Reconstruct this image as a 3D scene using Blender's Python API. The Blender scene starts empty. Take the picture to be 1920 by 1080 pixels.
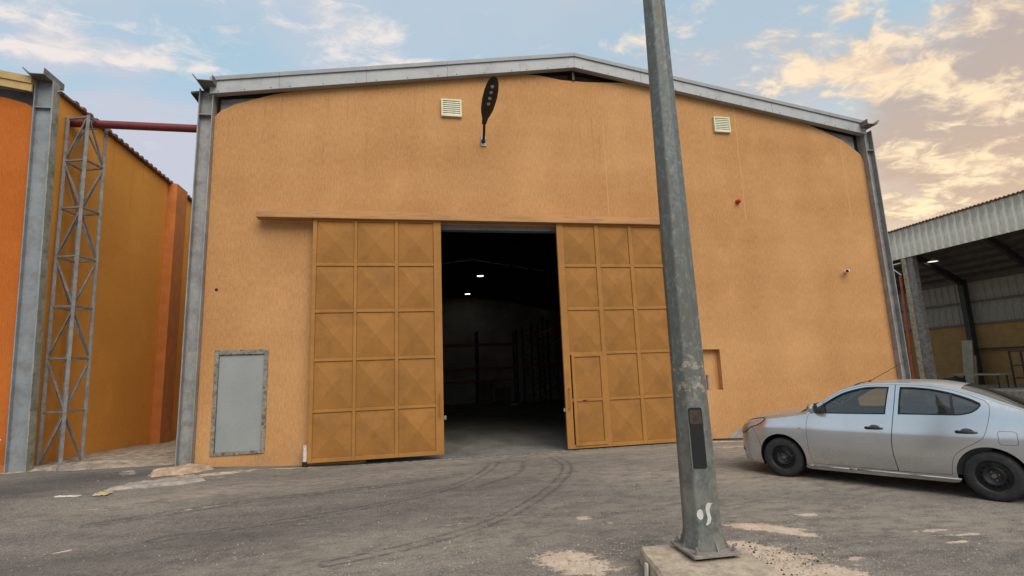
import bpy, bmesh, math, random
import numpy as np
from mathutils import Vector, Matrix, noise
from mathutils.geometry import tessellate_polygon
random.seed(7)
rad = math.radians
scene = bpy.context.scene
col = scene.collection

# ---------------------------------------------------------------- camera
cam_d = bpy.data.cameras.new('camera'); cam = bpy.data.objects.new('camera', cam_d); col.objects.link(cam)
def cam_matrix(yaw, pitch, roll):
    cy, sy = math.cos(yaw), math.sin(yaw); cp, sp = math.cos(pitch), math.sin(pitch); cr, sr = math.cos(roll), math.sin(roll)
    Rz = Matrix(((cy,-sy,0),(sy,cy,0),(0,0,1))); Rx = Matrix(((1,0,0),(0,cp,-sp),(0,sp,cp))); Ry = Matrix(((cr,0,sr),(0,1,0),(-sr,0,cr)))
    M = Rz @ Rx @ Ry
    X, Y, Z = M.col[0], M.col[1], M.col[2]
    return Matrix(((X[0], Z[0], -Y[0]), (X[1], Z[1], -Y[1]), (X[2], Z[2], -Y[2])))
cam.matrix_world = Matrix.Translation((0,0,1.8)) @ cam_matrix(rad(-11.33), rad(9.45), rad(2.19)).to_4x4()
cam_d.sensor_width = 36; cam_d.lens = 36*980/1920; cam_d.clip_start = .05; cam_d.clip_end = 3000
scene.camera = cam
scene.render.resolution_x = 1024; scene.render.resolution_y = 576

# ---------------------------------------------------------------- light, sky, exposure
vs = scene.view_settings
vs.view_transform = 'Standard'; vs.look = 'None'; vs.exposure = 1.06; vs.gamma = 1.0; vs.use_curve_mapping = False
SUN_EL, SUN_AZ = 46, 165          # azimuth clockwise from +Y: behind the camera
sd = bpy.data.lights.new('sun', 'SUN'); sun = bpy.data.objects.new('sun', sd); col.objects.link(sun)
sd.energy = 1.2; sd.angle = rad(50); sd.color = (1.0, .93, .84)
sv = Vector((math.sin(rad(SUN_AZ))*math.cos(rad(SUN_EL)), math.cos(rad(SUN_AZ))*math.cos(rad(SUN_EL)), math.sin(rad(SUN_EL))))
sun.rotation_euler = sv.to_track_quat('Z', 'Y').to_euler()

class NT:
    """tiny node-tree helper"""
    def __init__(s, nt): s.nt = nt; s.n = nt.nodes; s.l = nt.links
    def node(s, t, **kw):
        n = s.n.new(t)
        for k, v in kw.items(): setattr(n, k, v)
        return n
    def set(s, inp, v):
        if isinstance(v, bpy.types.NodeSocket): s.l.new(v, inp)
        elif v is not None:
            if isinstance(v, (tuple, list)) and len(v) == 3 and inp.type == 'RGBA': v = (*v, 1)
            inp.default_value = v
    def m(s, op, a, b=None, c=None, clamp=False):
        n = s.node('ShaderNodeMath', operation=op, use_clamp=clamp)
        s.set(n.inputs[0], a); s.set(n.inputs[1], b)
        if c is not None: s.set(n.inputs[2], c)
        return n.outputs[0]
    def vm(s, op, a, b=None):
        n = s.node('ShaderNodeVectorMath', operation=op); s.set(n.inputs[0], a)
        if b is not None: s.set(n.inputs[1], b)
        return n.outputs['Value'] if op in ('DOT_PRODUCT', 'LENGTH') else n.outputs[0]
    def mix(s, f, a, b, mode='MIX'):
        n = s.node('ShaderNodeMix', data_type='RGBA', blend_type=mode); s.set(n.inputs[0], f); s.set(n.inputs[6], a); s.set(n.inputs[7], b)
        return n.outputs[2]
    def noise(s, v, scale, detail=4, rough=.55, dist=0):
        n = s.node('ShaderNodeTexNoise'); s.set(n.inputs['Vector'], v)
        n.inputs['Scale'].default_value = scale; n.inputs['Detail'].default_value = detail
        n.inputs['Roughness'].default_value = rough; n.inputs['Distortion'].default_value = dist
        return n.outputs['Fac']
    def ramp(s, f, a, b, lo=0., hi=1.):
        n = s.node('ShaderNodeMapRange', interpolation_type='SMOOTHSTEP'); s.set(n.inputs[0], f)
        for i, v in enumerate((a, b, lo, hi)): n.inputs[i+1].default_value = v
        return n.outputs[0]
    def map(s, v, sc=(1,1,1), rot=(0,0,0), loc=(0,0,0)):
        n = s.node('ShaderNodeMapping'); s.set(n.inputs[0], v); n.inputs['Location'].default_value = loc
        n.inputs['Rotation'].default_value = rot; n.inputs['Scale'].default_value = sc; return n.outputs[0]
    def bump(s, h, strength, dist=.01):
        n = s.node('ShaderNodeBump'); s.set(n.inputs['Height'], h); n.inputs['Strength'].default_value = strength
        n.inputs['Distance'].default_value = dist; return n.outputs[0]

world = bpy.data.worlds.new('World'); scene.world = world; world.use_nodes = True
w = NT(world.node_tree); w.n.clear()
sky = w.node('ShaderNodeTexSky', sky_type='NISHITA'); sky.sun_disc = False
sky.sun_elevation = rad(SUN_EL); sky.sun_rotation = rad(SUN_AZ); sky.air_density = 1.2; sky.dust_density = 2.5
wd = w.node('ShaderNodeTexCoord').outputs['Generated']
sx = w.node('ShaderNodeSeparateXYZ'); w.set(sx.inputs[0], wd)
dz = w.m('MAXIMUM', sx.outputs[2], 0.0)
inv = w.m('DIVIDE', 1.0, w.m('ADD', dz, .16))
uvn = w.node('ShaderNodeCombineXYZ'); w.set(uvn.inputs[0], w.m('MULTIPLY', sx.outputs[0], inv)); w.set(uvn.inputs[1], w.m('MULTIPLY', sx.outputs[1], inv))
uv = uvn.outputs[0]
warm = w.ramp(w.vm('DOT_PRODUCT', wd, Vector((.80, .60, .0)).normalized()), .50, .98)      # towards the sunset side
low = w.ramp(dz, .55, .05)
SK = 5.0                                                                                   # display-linear sky value -> background units
def C(*v): return tuple(x*SK for x in v)
# where the cloud banks stand: unit direction, angular radius (rad), weight
GW = ((-0.204,0.812,0.546,0.060,0.80),(-0.107,0.816,0.568,0.080,1.00),(-0.039,0.840,0.541,0.060,1.00),(-0.270,0.798,0.539,0.060,0.60),(-0.483,0.721,0.498,0.060,0.80),(0.122,0.804,0.582,0.045,0.80),(0.156,0.815,0.558,0.035,0.70),(0.224,0.799,0.558,0.030,0.60),(-0.375,0.773,0.511,0.050,0.50),(0.595,0.663,0.454,0.070,1.00),(0.627,0.605,0.491,0.050,0.80),(0.656,0.615,0.438,0.055,0.80),(0.686,0.603,0.407,0.060,1.00),(0.700,0.556,0.447,0.070,0.90),(0.730,0.521,0.442,0.080,1.00),(0.655,0.641,0.400,0.050,0.70),(0.762,0.596,0.252,0.070,0.90),(0.794,0.555,0.249,0.070,0.80),(0.733,0.628,0.259,0.050,0.60),(0.784,0.508,0.359,0.030,0.50))
GG = ((0.782,0.532,0.325,0.110,1.00),(0.734,0.590,0.335,0.090,1.00),(0.781,0.487,0.392,0.090,0.80),(0.681,0.582,0.445,0.080,0.50),(0.559,0.640,0.527,0.050,0.40),(0.742,0.634,0.219,0.060,0.50),(-0.418,0.806,0.418,0.090,0.70),(-0.363,0.853,0.376,0.080,0.70),(-0.475,0.757,0.450,0.060,0.60),(-0.393,0.787,0.476,0.060,0.50))

def banks(G):
    t = None
    for x, y, z, sg, a in G:
        d = w.vm('DOT_PRODUCT', wd, (x, y, z))
        e = w.m('MULTIPLY', w.m('EXPONENT', w.m('MULTIPLY', w.m('SUBTRACT', d, 1.0), 1/(sg*sg))), a)
        t = e if t is None else w.m('MAXIMUM', t, e)
    return t
blue = w.mix(.80, sky.outputs[0], C(.43,.60,.70))
blue = w.mix(w.m('MULTIPLY', low, .75), blue, C(.58,.655,.72))
n_big = w.noise(w.map(uv, (1.0,1.0,1), (0,0,.5), (3.1,1.3,0)), 1.15, 5, .55, .3)
n_w = w.noise(w.map(uv, (1.0,1.9,1), (0,0,-.75), (4.2,7.7,0)), 2.6, 9, .60, .4)
n_f = w.noise(w.map(uv, (1.2,1.6,1), (0,0,-.9), (1.2,.7,0)), 8.0, 8, .62, .5)
wisp = w.m('ADD', w.m('MULTIPLY', n_w, .62), w.m('MULTIPLY', n_f, .38))
gw, gg = banks(GW), banks(GG)
veil = w.m('MULTIPLY', w.ramp(n_big, .36, .62), .55)
skyc = w.mix(veil, blue, w.mix(warm, C(.58,.60,.68), C(.60,.50,.47)))
skyc = w.mix(w.m('MULTIPLY', w.m('MULTIPLY', warm, low), .85), skyc, C(.88,.60,.36))
m_g = w.ramp(w.m('ADD', w.m('MULTIPLY', gg, .42), w.m('ADD', w.m('MULTIPLY', n_w, .5), w.m('MULTIPLY', n_big, .5))), .62, .80)
skyc = w.mix(w.m('MULTIPLY', m_g, .85), skyc, w.mix(warm, C(.575,.585,.68), w.mix(low, C(.46,.385,.36), C(.70,.49,.32))))
m_w = w.ramp(w.m('ADD', wisp, w.m('MULTIPLY', gw, .115)), .545, .675)
c_w = w.mix(warm, C(.86,.79,.75), w.mix(low, C(1.02,.80,.54), C(1.15,.95,.60)))
c_w = w.mix(w.ramp(n_f, .62, .36), c_w, w.mix(warm, C(.72,.69,.69), C(.84,.63,.45)))
skyc = w.mix(w.m('MULTIPLY', m_w, .93), skyc, c_w)
bg = w.node('ShaderNodeBackground'); w.set(bg.inputs[0], skyc); bg.inputs[1].default_value = .1
wo = w.node('ShaderNodeOutputWorld'); w.l.new(bg.outputs[0], wo.inputs[0])

# ---------------------------------------------------------------- helpers
ORG = {}
def tag(o, label=None, cat=None, group=None, kind=None):
    if label: o['label'] = label
    if cat: o['category'] = cat
    if group: o['group'] = group
    if kind: o['kind'] = kind
    return o
def thing(name, label, cat, loc=(0,0,0), rz=0, group=None, built_in_world=True):
    o = bpy.data.objects.new(name, None); col.objects.link(o); o.empty_display_size = .2
    o.location = loc; o.rotation_euler = (0,0,rz); ORG[o.name] = Vector(loc) if built_in_world else Vector((0,0,0))
    return tag(o, label, cat, group)
class B:
    def __init__(s): s.bm = bmesh.new()
    def box(s, x0,x1,y0,y1,z0,z1):
        v = [s.bm.verts.new(p) for p in ((x0,y0,z0),(x1,y0,z0),(x1,y1,z0),(x0,y1,z0),(x0,y0,z1),(x1,y0,z1),(x1,y1,z1),(x0,y1,z1))]
        for f in ((0,3,2,1),(4,5,6,7),(0,1,5,4),(1,2,6,5),(2,3,7,6),(3,0,4,7)): s.bm.faces.new([v[i] for i in f])
        return s
    def tube(s, p0, p1, r0, r1=None, n=8, rot=0, cap=True):
        r1 = r0 if r1 is None else r1; p0 = Vector(p0); p1 = Vector(p1); d = (p1-p0).normalized()
        a = d.orthogonal().normalized() if abs(d.z) < .9 else Vector((1,0,0)); a = (a - d*a.dot(d)).normalized(); b = d.cross(a)
        A = []; C = []
        for i in range(n):
            t = 2*math.pi*i/n + rot; q = a*math.cos(t) + b*math.sin(t)
            A.append(s.bm.verts.new(p0+q*r0)); C.append(s.bm.verts.new(p1+q*r1))
        for i in range(n): s.bm.faces.new((A[i], A[(i+1)%n], C[(i+1)%n], C[i]))
        if cap: s.bm.faces.new(A[::-1]); s.bm.faces.new(C)
        return s
    def bar(s, p0, p1, wdt, hgt, up=(0,0,1)):
        p0 = Vector(p0); p1 = Vector(p1); d = (p1-p0).normalized(); a = d.cross(Vector(up)).normalized(); b = a.cross(d)
        v = []
        for p in (p0, p1):
            for i, j in ((-1,-1),(1,-1),(1,1),(-1,1)): v.append(s.bm.verts.new(p + a*i*wdt/2 + b*j*hgt/2))
        for f in ((3,2,1,0),(4,5,6,7),(0,1,5,4),(1,2,6,5),(2,3,7,6),(3,0,4,7)): s.bm.faces.new([v[i] for i in f])
        return s
    def quad(s, pts): s.bm.faces.new([s.bm.verts.new(p) for p in pts]); return s
    def prism(s, pts, fn0, fn1):
        """pts 2D loop; fn0/fn1 map a 2D point to the two end positions"""
        a = [s.bm.verts.new(fn0(p)) for p in pts]; b = [s.bm.verts.new(fn1(p)) for p in pts]
        for i in range(len(pts)): j = (i+1) % len(pts); s.bm.faces.new((a[i], a[j], b[j], b[i]))
        tri = tessellate_polygon([[Vector((p[0], p[1], 0)) for p in pts]])
        for t in tri: s.bm.faces.new([a[i] for i in t]); s.bm.faces.new([b[i] for i in reversed(t)])
        return s
    def lathe(s, prof, n=24, c=(0,0,0), axis='Z', closed=False):
        rings = []
        for r, h in prof:
            ring = []
            for i in range(n):
                t = 2*math.pi*i/n; x, y = r*math.cos(t), r*math.sin(t)
                p = (x,y,h) if axis == 'Z' else ((x,h,y) if axis == 'Y' else (h,x,y))
                ring.append(s.bm.verts.new(Vector(c)+Vector(p)))
            rings.append(ring)
        m = len(rings)
        for k in range(m if closed else m-1):
            for i in range(n): s.bm.faces.new((rings[k][i], rings[k][(i+1)%n], rings[(k+1)%m][(i+1)%n], rings[(k+1)%m][i]))
        return s
    def out(s, name, mat, parent=None, smooth=False, bevel=0, seg=1, weld=True, off=None):
        if weld: bmesh.ops.remove_doubles(s.bm, verts=s.bm.verts, dist=1e-5)
        bmesh.ops.recalc_face_normals(s.bm, faces=s.bm.faces)
        o0 = off if off is not None else (ORG.get(root_of(parent).name, Vector()) if parent else Vector())
        if o0.length: bmesh.ops.translate(s.bm, verts=s.bm.verts, vec=-o0)
        me = bpy.data.meshes.new(name); s.bm.to_mesh(me); s.bm.free()
        return link(name, me, mat, parent, smooth, bevel, seg)
    def split(s, name, mat, parent=None, smooth=False, off=None):
        """link every loose piece as an object of its own"""
        s.bm.verts.index_update(); seen = set(); outs = []
        for v0 in s.bm.verts:
            if v0 in seen: continue
            st = [v0]; seen.add(v0); comp = []
            while st:
                v = st.pop(); comp.append(v)
                for e in v.link_edges:
                    u = e.other_vert(v)
                    if u not in seen: seen.add(u); st.append(u)
            n = B(); mp = {v: n.bm.verts.new(v.co) for v in comp}
            for f in {f for v in comp for f in v.link_faces}: n.bm.faces.new([mp[v] for v in f.verts])
            outs.append(n.out(name, mat, parent, smooth, off=off))
        s.bm.free(); return outs
def root_of(o):
    while o.parent: o = o.parent
    return o
def link(name, me, mat, parent=None, smooth=False, bevel=0, seg=1):
    o = bpy.data.objects.new(name, me); col.objects.link(o)
    if parent: o.parent = parent
    if mat and not me.materials: me.materials.append(mat)
    if smooth:
        me.polygons.foreach_set('use_smooth', [True]*len(me.polygons))
        if smooth != 'all':
            me.set_sharp_from_angle(angle=rad(38 if smooth is True else smooth))
    if bevel:
        b = o.modifiers.new('bevel', 'BEVEL'); b.width = bevel; b.segments = seg; b.limit_method = 'ANGLE'; b.angle_limit = rad(40)
    return o
def copy_tree(o, parent=None):
    c = o.copy(); col.objects.link(c); c.parent = parent
    for ch in list(o.children): copy_tree(ch, c)
    return c
def inst(o, loc, parent, rot=None):
    c = o.copy(); col.objects.link(c); c.parent = parent; c.location = loc
    if rot: c.rotation_euler = rot
    return c

# ---------------------------------------------------------------- materials
MC = {}
def base_mat(name):
    m = bpy.data.materials.new(name); m.use_nodes = True; t = NT(m.node_tree)
    p = t.n['Principled BSDF']; tc = t.node('ShaderNodeTexCoord').outputs['Object']
    return m, t, p, tc
def paint(name, c, rough=.6, metal=0., var=.12, scale=3., bump=.0, dirt=None, dirt_amt=.3, stretch=(1,1,1), spec=.5, coat=0, bscale=60):
    if name in MC: return MC[name]
    m, t, p, tc = base_mat(name)
    v = t.map(tc, stretch); n1 = t.noise(v, scale, 6, .6); n2 = t.noise(v, scale*9, 4, .6)
    f = t.m('ADD', t.m('MULTIPLY', n1, .65), t.m('MULTIPLY', n2, .35))
    hi = tuple(min(1, x*(1+var*1.6)) for x in c); lo = tuple(x*(1-var*1.6) for x in c)
    cc = t.mix(t.ramp(f, .3, .7), lo, hi)
    if dirt:
        dm = t.m('MULTIPLY', t.ramp(t.noise(t.map(tc, stretch, loc=(5,3,1)), scale*1.7, 8, .65), .48, .66), dirt_amt)
        cc = t.mix(dm, cc, dirt)
    t.set(p.inputs['Base Color'], cc); p.inputs['Metallic'].default_value = metal
    t.set(p.inputs['Roughness'], t.m('ADD', t.m('MULTIPLY', n2, .25), rough-.12, clamp=True))
    p.inputs['Specular IOR Level'].default_value = spec; p.inputs['Coat Weight'].default_value = coat
    if bump: t.set(p.inputs['Normal'], t.bump(t.noise(v, bscale, 4, .6), bump, .01))
    MC[name] = m; return m
def stucco(name, c, c2, seams=()):
    m, t, p, tc = base_mat(name)
    s1 = t.noise(t.map(tc, (13,13,3.2)), 2.2, 7, .7)          # brushed vertical render
    s2 = t.noise(t.map(tc, (34,34,12)), 2.4, 4, .6)
    big = t.noise(t.map(tc, (1,1,.5)), .55, 4, .55)
    band = t.noise(t.map(tc, (.25,.25,1.3)), .9, 3, .5)
    f = t.m('ADD', t.m('ADD', t.m('MULTIPLY', s1, .36), t.m('MULTIPLY', s2, .24)), t.m('ADD', t.m('MULTIPLY', big, .25), t.m('MULTIPLY', band, .15)))
    cc = t.mix(t.ramp(f, .38, .62), c2, c)
    fl = t.noise(t.map(tc, (26,26,9)), 3.0, 5, .75)
    cc = t.mix(t.m('MULTIPLY', t.ramp(fl, .54, .66), .45), cc, tuple(min(1, x*1.22) for x in c)); cc = t.mix(t.m('MULTIPLY', t.ramp(fl, .45, .36), .40), cc, tuple(x*.66 for x in c2))
    ms = t.ramp(t.noise(tc, 2.6, 8, .7), .60, .74)
    cc = t.mix(t.m('MULTIPLY', ms, .22), cc, tuple(x*.62 for x in c2))
    sp = t.ramp(t.noise(t.map(tc, (1,1,.6)), 90, 2, .5), .70, .78)
    cc = t.mix(t.m('MULTIPLY', sp, .45), cc, tuple(x*.45 for x in c2))
    sx_ = t.node('ShaderNodeSeparateXYZ'); t.set(sx_.inputs[0], tc)
    h = t.m('ADD', t.m('MULTIPLY', s1, .6), t.m('MULTIPLY', s2, .7))
    wob = t.m('MULTIPLY', t.m('SUBTRACT', t.noise(t.map(tc, (1,1,1)), 1.4, 3), .5), .12)
    for x0, z0, z1 in seams:                                   # day joints between render bays
        d = t.m('ABSOLUTE', t.m('SUBTRACT', t.m('ADD', sx_.outputs[0], wob), x0))
        k = t.m('MULTIPLY', t.ramp(d, .03, .0), t.m('MULTIPLY', t.ramp(sx_.outputs[2], z0-.05, z0+.05), t.ramp(sx_.outputs[2], z1+.05, z1-.05)))
        cc = t.mix(t.m('MULTIPLY', k, .38), cc, tuple(min(1, x*1.25) for x in c)); h = t.m('ADD', h, t.m('MULTIPLY', k, .8))
    # rain runs hanging from the eaves and rust dribbles, broken up
    run = t.m('MULTIPLY', t.ramp(t.noise(t.map(tc, (3.2,3.2,.16), loc=(2,0,1)), 2.4, 5, .7), .56, .72), t.ramp(sx_.outputs[2], 4.8, 9.0))
    cc = t.mix(t.m('MULTIPLY', run, .38), cc, tuple(x*.52 for x in c2))
    pal = t.ramp(t.noise(t.map(tc, (.8,.8,.55), loc=(7,0,3)), 1.1, 6, .6), .55, .68)
    cc = t.mix(t.m('MULTIPLY', pal, .22), cc, tuple(min(1, x*1.2) for x in c))
    # grime rising from the ground line
    g = t.m('MULTIPLY', t.ramp(sx_.outputs[2], .55, .0), t.ramp(t.noise(tc, 3.0, 6, .6), .35, .65))
    cc = t.mix(t.m('MULTIPLY', g, .45), cc, (.30,.21,.13))
    t.set(p.inputs['Base Color'], cc); p.inputs['Roughness'].default_value = .92; p.inputs['Specular IOR Level'].default_value = .08
    t.set(p.inputs['Normal'], t.bump(h, .7, .012)); return m
M_wall = stucco('stucco_ochre', (.61,.330,.142), (.42,.203,.076), ((.76,5.8,8.3),(4.78,5.75,9.3),(8.2,5.9,9.2),(10.4,1.0,6.0)))
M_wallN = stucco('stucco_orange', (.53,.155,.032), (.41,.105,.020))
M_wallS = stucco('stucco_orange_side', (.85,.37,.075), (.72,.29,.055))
M_pil = paint('orange_pilaster', (.50,.165,.035), .88, var=.1, bump=.2)
M_door = paint('ochre_door_paint', (.335,.150,.037), .7, var=.07, scale=1.4, spec=.2, dirt=(.20,.095,.03), dirt_amt=.4, bump=.06, bscale=30)
M_doorf = paint('ochre_frame_paint', (.37,.170,.044), .7, var=.07, scale=1.4, spec=.2, dirt=(.22,.11,.035), dirt_amt=.3, bump=.05)
M_track = paint('track_cover_paint', (.42,.205,.066), .7, var=.13, scale=1.6, stretch=(.5,1,4), dirt=(.22,.11,.04), dirt_amt=.5)
M_steel = paint('grey_steel_paint', (.29,.28,.265), .5, .1, var=.16, scale=2.2, dirt=(.17,.14,.11), dirt_amt=.55, bump=.05)
M_steelN = paint('bluegrey_steel_paint', (.235,.25,.255), .5, .05, var=.12, scale=2, dirt=(.17,.15,.13), dirt_amt=.5, bump=.05)
M_steelD = paint('dark_steel', (.045,.043,.042), .6, .3, var=.2)
M_purlin = paint('primer_steel', (.13,.085,.075), .7, .1, var=.25)
M_gutter = paint('gutter_grey', (.20,.185,.165), .55, .3, var=.18, dirt=(.11,.08,.06), dirt_amt=.5)
M_fascia = paint('white_metal_fascia', (.40,.40,.395), .55, .0, var=.05, scale=1.2, dirt=(.20,.19,.18), dirt_amt=.35)
M_fasciaT = paint('grey_metal_trim', (.28,.29,.29), .5, .0, var=.07)
M_fasciaY = paint('yellow_metal_fascia', (.50,.33,.12), .5, .1, var=.08, dirt=(.25,.16,.08), dirt_amt=.3)
M_roof = paint('roof_sheet', (.35,.33,.31), .5, .3, var=.1)
M_rust = paint('rusty_sheet_edge', (.16,.085,.055), .7, .2, var=.3, scale=6)
M_red = paint('dark_red_pipe', (.17,.022,.020), .45, 0, var=.15, dirt=(.10,.04,.03))
M_hatch = paint('grey_hatch_paint', (.285,.29,.275), .5, .1, var=.05, scale=1.5)
M_hatchf = paint('worn_hatch_frame', (.23,.21,.17), .75, .1, var=.3, scale=9, dirt=(.09,.055,.03), dirt_amt=.9, bump=.3)
M_vent = paint('cream_louvre', (.66,.63,.44), .45, 0, var=.05, dirt=(.35,.28,.17))
M_black = paint('black_plastic', (.018,.018,.019), .4, 0, var=.1)
M_blackm = paint('black_matt', (.012,.012,.012), .85, 0, var=.1)
M_lamph = paint('lamp_housing', (.035,.034,.033), .55, .4, var=.2)
M_redp = paint('red_plastic', (.50,.025,.015), .35, 0)
M_white = paint('white_plastic', (.70,.70,.68), .4, 0, var=.06, dirt=(.35,.30,.24))
M_conc = paint('concrete', (.33,.28,.23), .9, 0, var=.22, scale=5, bump=.5, dirt=(.16,.13,.11), dirt_amt=.6)
M_dirt = paint('sandy_dirt', (.36,.285,.21), .95, 0, var=.32, scale=4, bump=.9, dirt=(.17,.13,.10), dirt_amt=.5)
M_clad = paint('cladding_cream', (.82,.74,.60), .6, .0, var=.07, scale=1.5, stretch=(1,1,.3), dirt=(.20,.15,.10), dirt_amt=.5)
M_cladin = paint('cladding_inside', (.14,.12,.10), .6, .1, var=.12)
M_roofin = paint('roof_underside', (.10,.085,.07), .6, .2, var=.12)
M_yel = paint('yellow_render', (.34,.20,.07), .88, 0, var=.1, bump=.2)
M_colm = paint('worn_column_paint', (.23,.215,.195), .65, .15, var=.25, scale=5, dirt=(.16,.07,.035), dirt_amt=.7)
M_colf = paint('cream_column_flange', (.40,.33,.22), .65, .1, var=.2, scale=5, dirt=(.20,.08,.04), dirt_amt=.8)
M_orpipe = paint('orange_downpipe', (.38,.075,.028), .6, 0, var=.2)
M_intwall = paint('interior_render', (.50,.48,.42), .9, 0, var=.15, scale=1)
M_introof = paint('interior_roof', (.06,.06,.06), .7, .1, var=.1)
M_rackb = paint('rack_upright_blue', (.04,.05,.07), .55, .3)
M_racko = paint('rack_beam_orange', (.42,.10,.035), .5, .1, var=.1)
M_wood = paint('pallet_wood', (.24,.17,.10), .85, 0, var=.2, scale=8)
M_card = paint('cardboard', (.26,.18,.11), .9, 0, var=.1)
M_trash = paint('crumpled_wrapper', (.42,.33,.16), .8, 0, var=.3, scale=20)
M_stone = paint('pebble', (.33,.29,.24), .95, 0, var=.3, scale=9)
M_pvc = paint('white_pvc_stub', (.62,.58,.50), .6, 0, var=.1, scale=9, dirt=(.25,.17,.10), dirt_amt=.8)
def emis(name, c, s):
    m, t, p, tc = base_mat(name); p.inputs['Base Color'].default_value = (*c,1); p.inputs['Emission Color'].default_value = (*c,1); p.inputs['Emission Strength'].default_value = s; return m
M_led = paint('led_lens', (.42,.40,.36), .25, 0)
M_bay = emis('lit_bay_lamp', (1,.97,.9), 2.5)
M_shedl = emis('lit_shed_lamp', (1,.95,.78), .75)
# galvanised pole
def galv():
    m, t, p, tc = base_mat('galvanised_pole')
    vo = t.node('ShaderNodeTexVoronoi'); t.set(vo.inputs['Vector'], t.map(tc, (1,1,.7))); vo.inputs['Scale'].default_value = 42
    sp = t.node('ShaderNodeSeparateColor'); t.set(sp.inputs[0], vo.outputs['Color'])
    n1 = t.noise(t.map(tc, (1,1,.45)), 5, 8, .65); n2 = t.noise(t.map(tc, (1,1,.6)), 17, 6, .7)
    cc = t.mix(t.m('MULTIPLY', sp.outputs[0], .55), (.105,.115,.104), (.20,.215,.20))
    cc = t.mix(t.ramp(n1, .44, .60), cc, (.125,.12,.098))
    cc = t.mix(t.m('MULTIPLY', t.ramp(n2, .52, .66), .6), cc, (.255,.27,.26))
    s = t.node('ShaderNodeSeparateXYZ'); t.set(s.inputs[0], tc)
    lowd = t.m('MULTIPLY', t.ramp(s.outputs[2], 1.9, .2), t.ramp(t.noise(tc, 4, 7, .65), .38, .66))
    cc = t.mix(t.m('MULTIPLY', lowd, .6), cc, (.30,.285,.225))
    scab = t.m('MULTIPLY', t.m('MULTIPLY', t.ramp(s.outputs[2], 1.3, 1.45), t.ramp(s.outputs[2], 2.0, 1.6)), t.ramp(t.noise(tc, 13, 6, .7), .53, .6))
    cc = t.mix(t.m('MULTIPLY', scab, .8), cc, (.42,.33,.24))
    t.set(p.inputs['Base Color'], cc); p.inputs['Metallic'].default_value = .25
    t.set(p.inputs['Roughness'], t.m('ADD', t.m('MULTIPLY', n2, .3), .42))
    t.set(p.inputs['Normal'], t.bump(n2, .25, .006)); return m
M_galv = galv()
M_plate = paint('galvanised_plate', (.27,.235,.20), .75, .2, var=.2, scale=12, dirt=(.16,.11,.08), dirt_amt=.6, bump=.2)
M_postb = paint('concrete_base', (.42,.335,.245), .95, 0, var=.2, scale=7, dirt=(.22,.175,.13), dirt_amt=.5, bump=.6)
M_mark = paint('white_spray_paint', (.62,.60,.52), .7, 0, var=.08)

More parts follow.
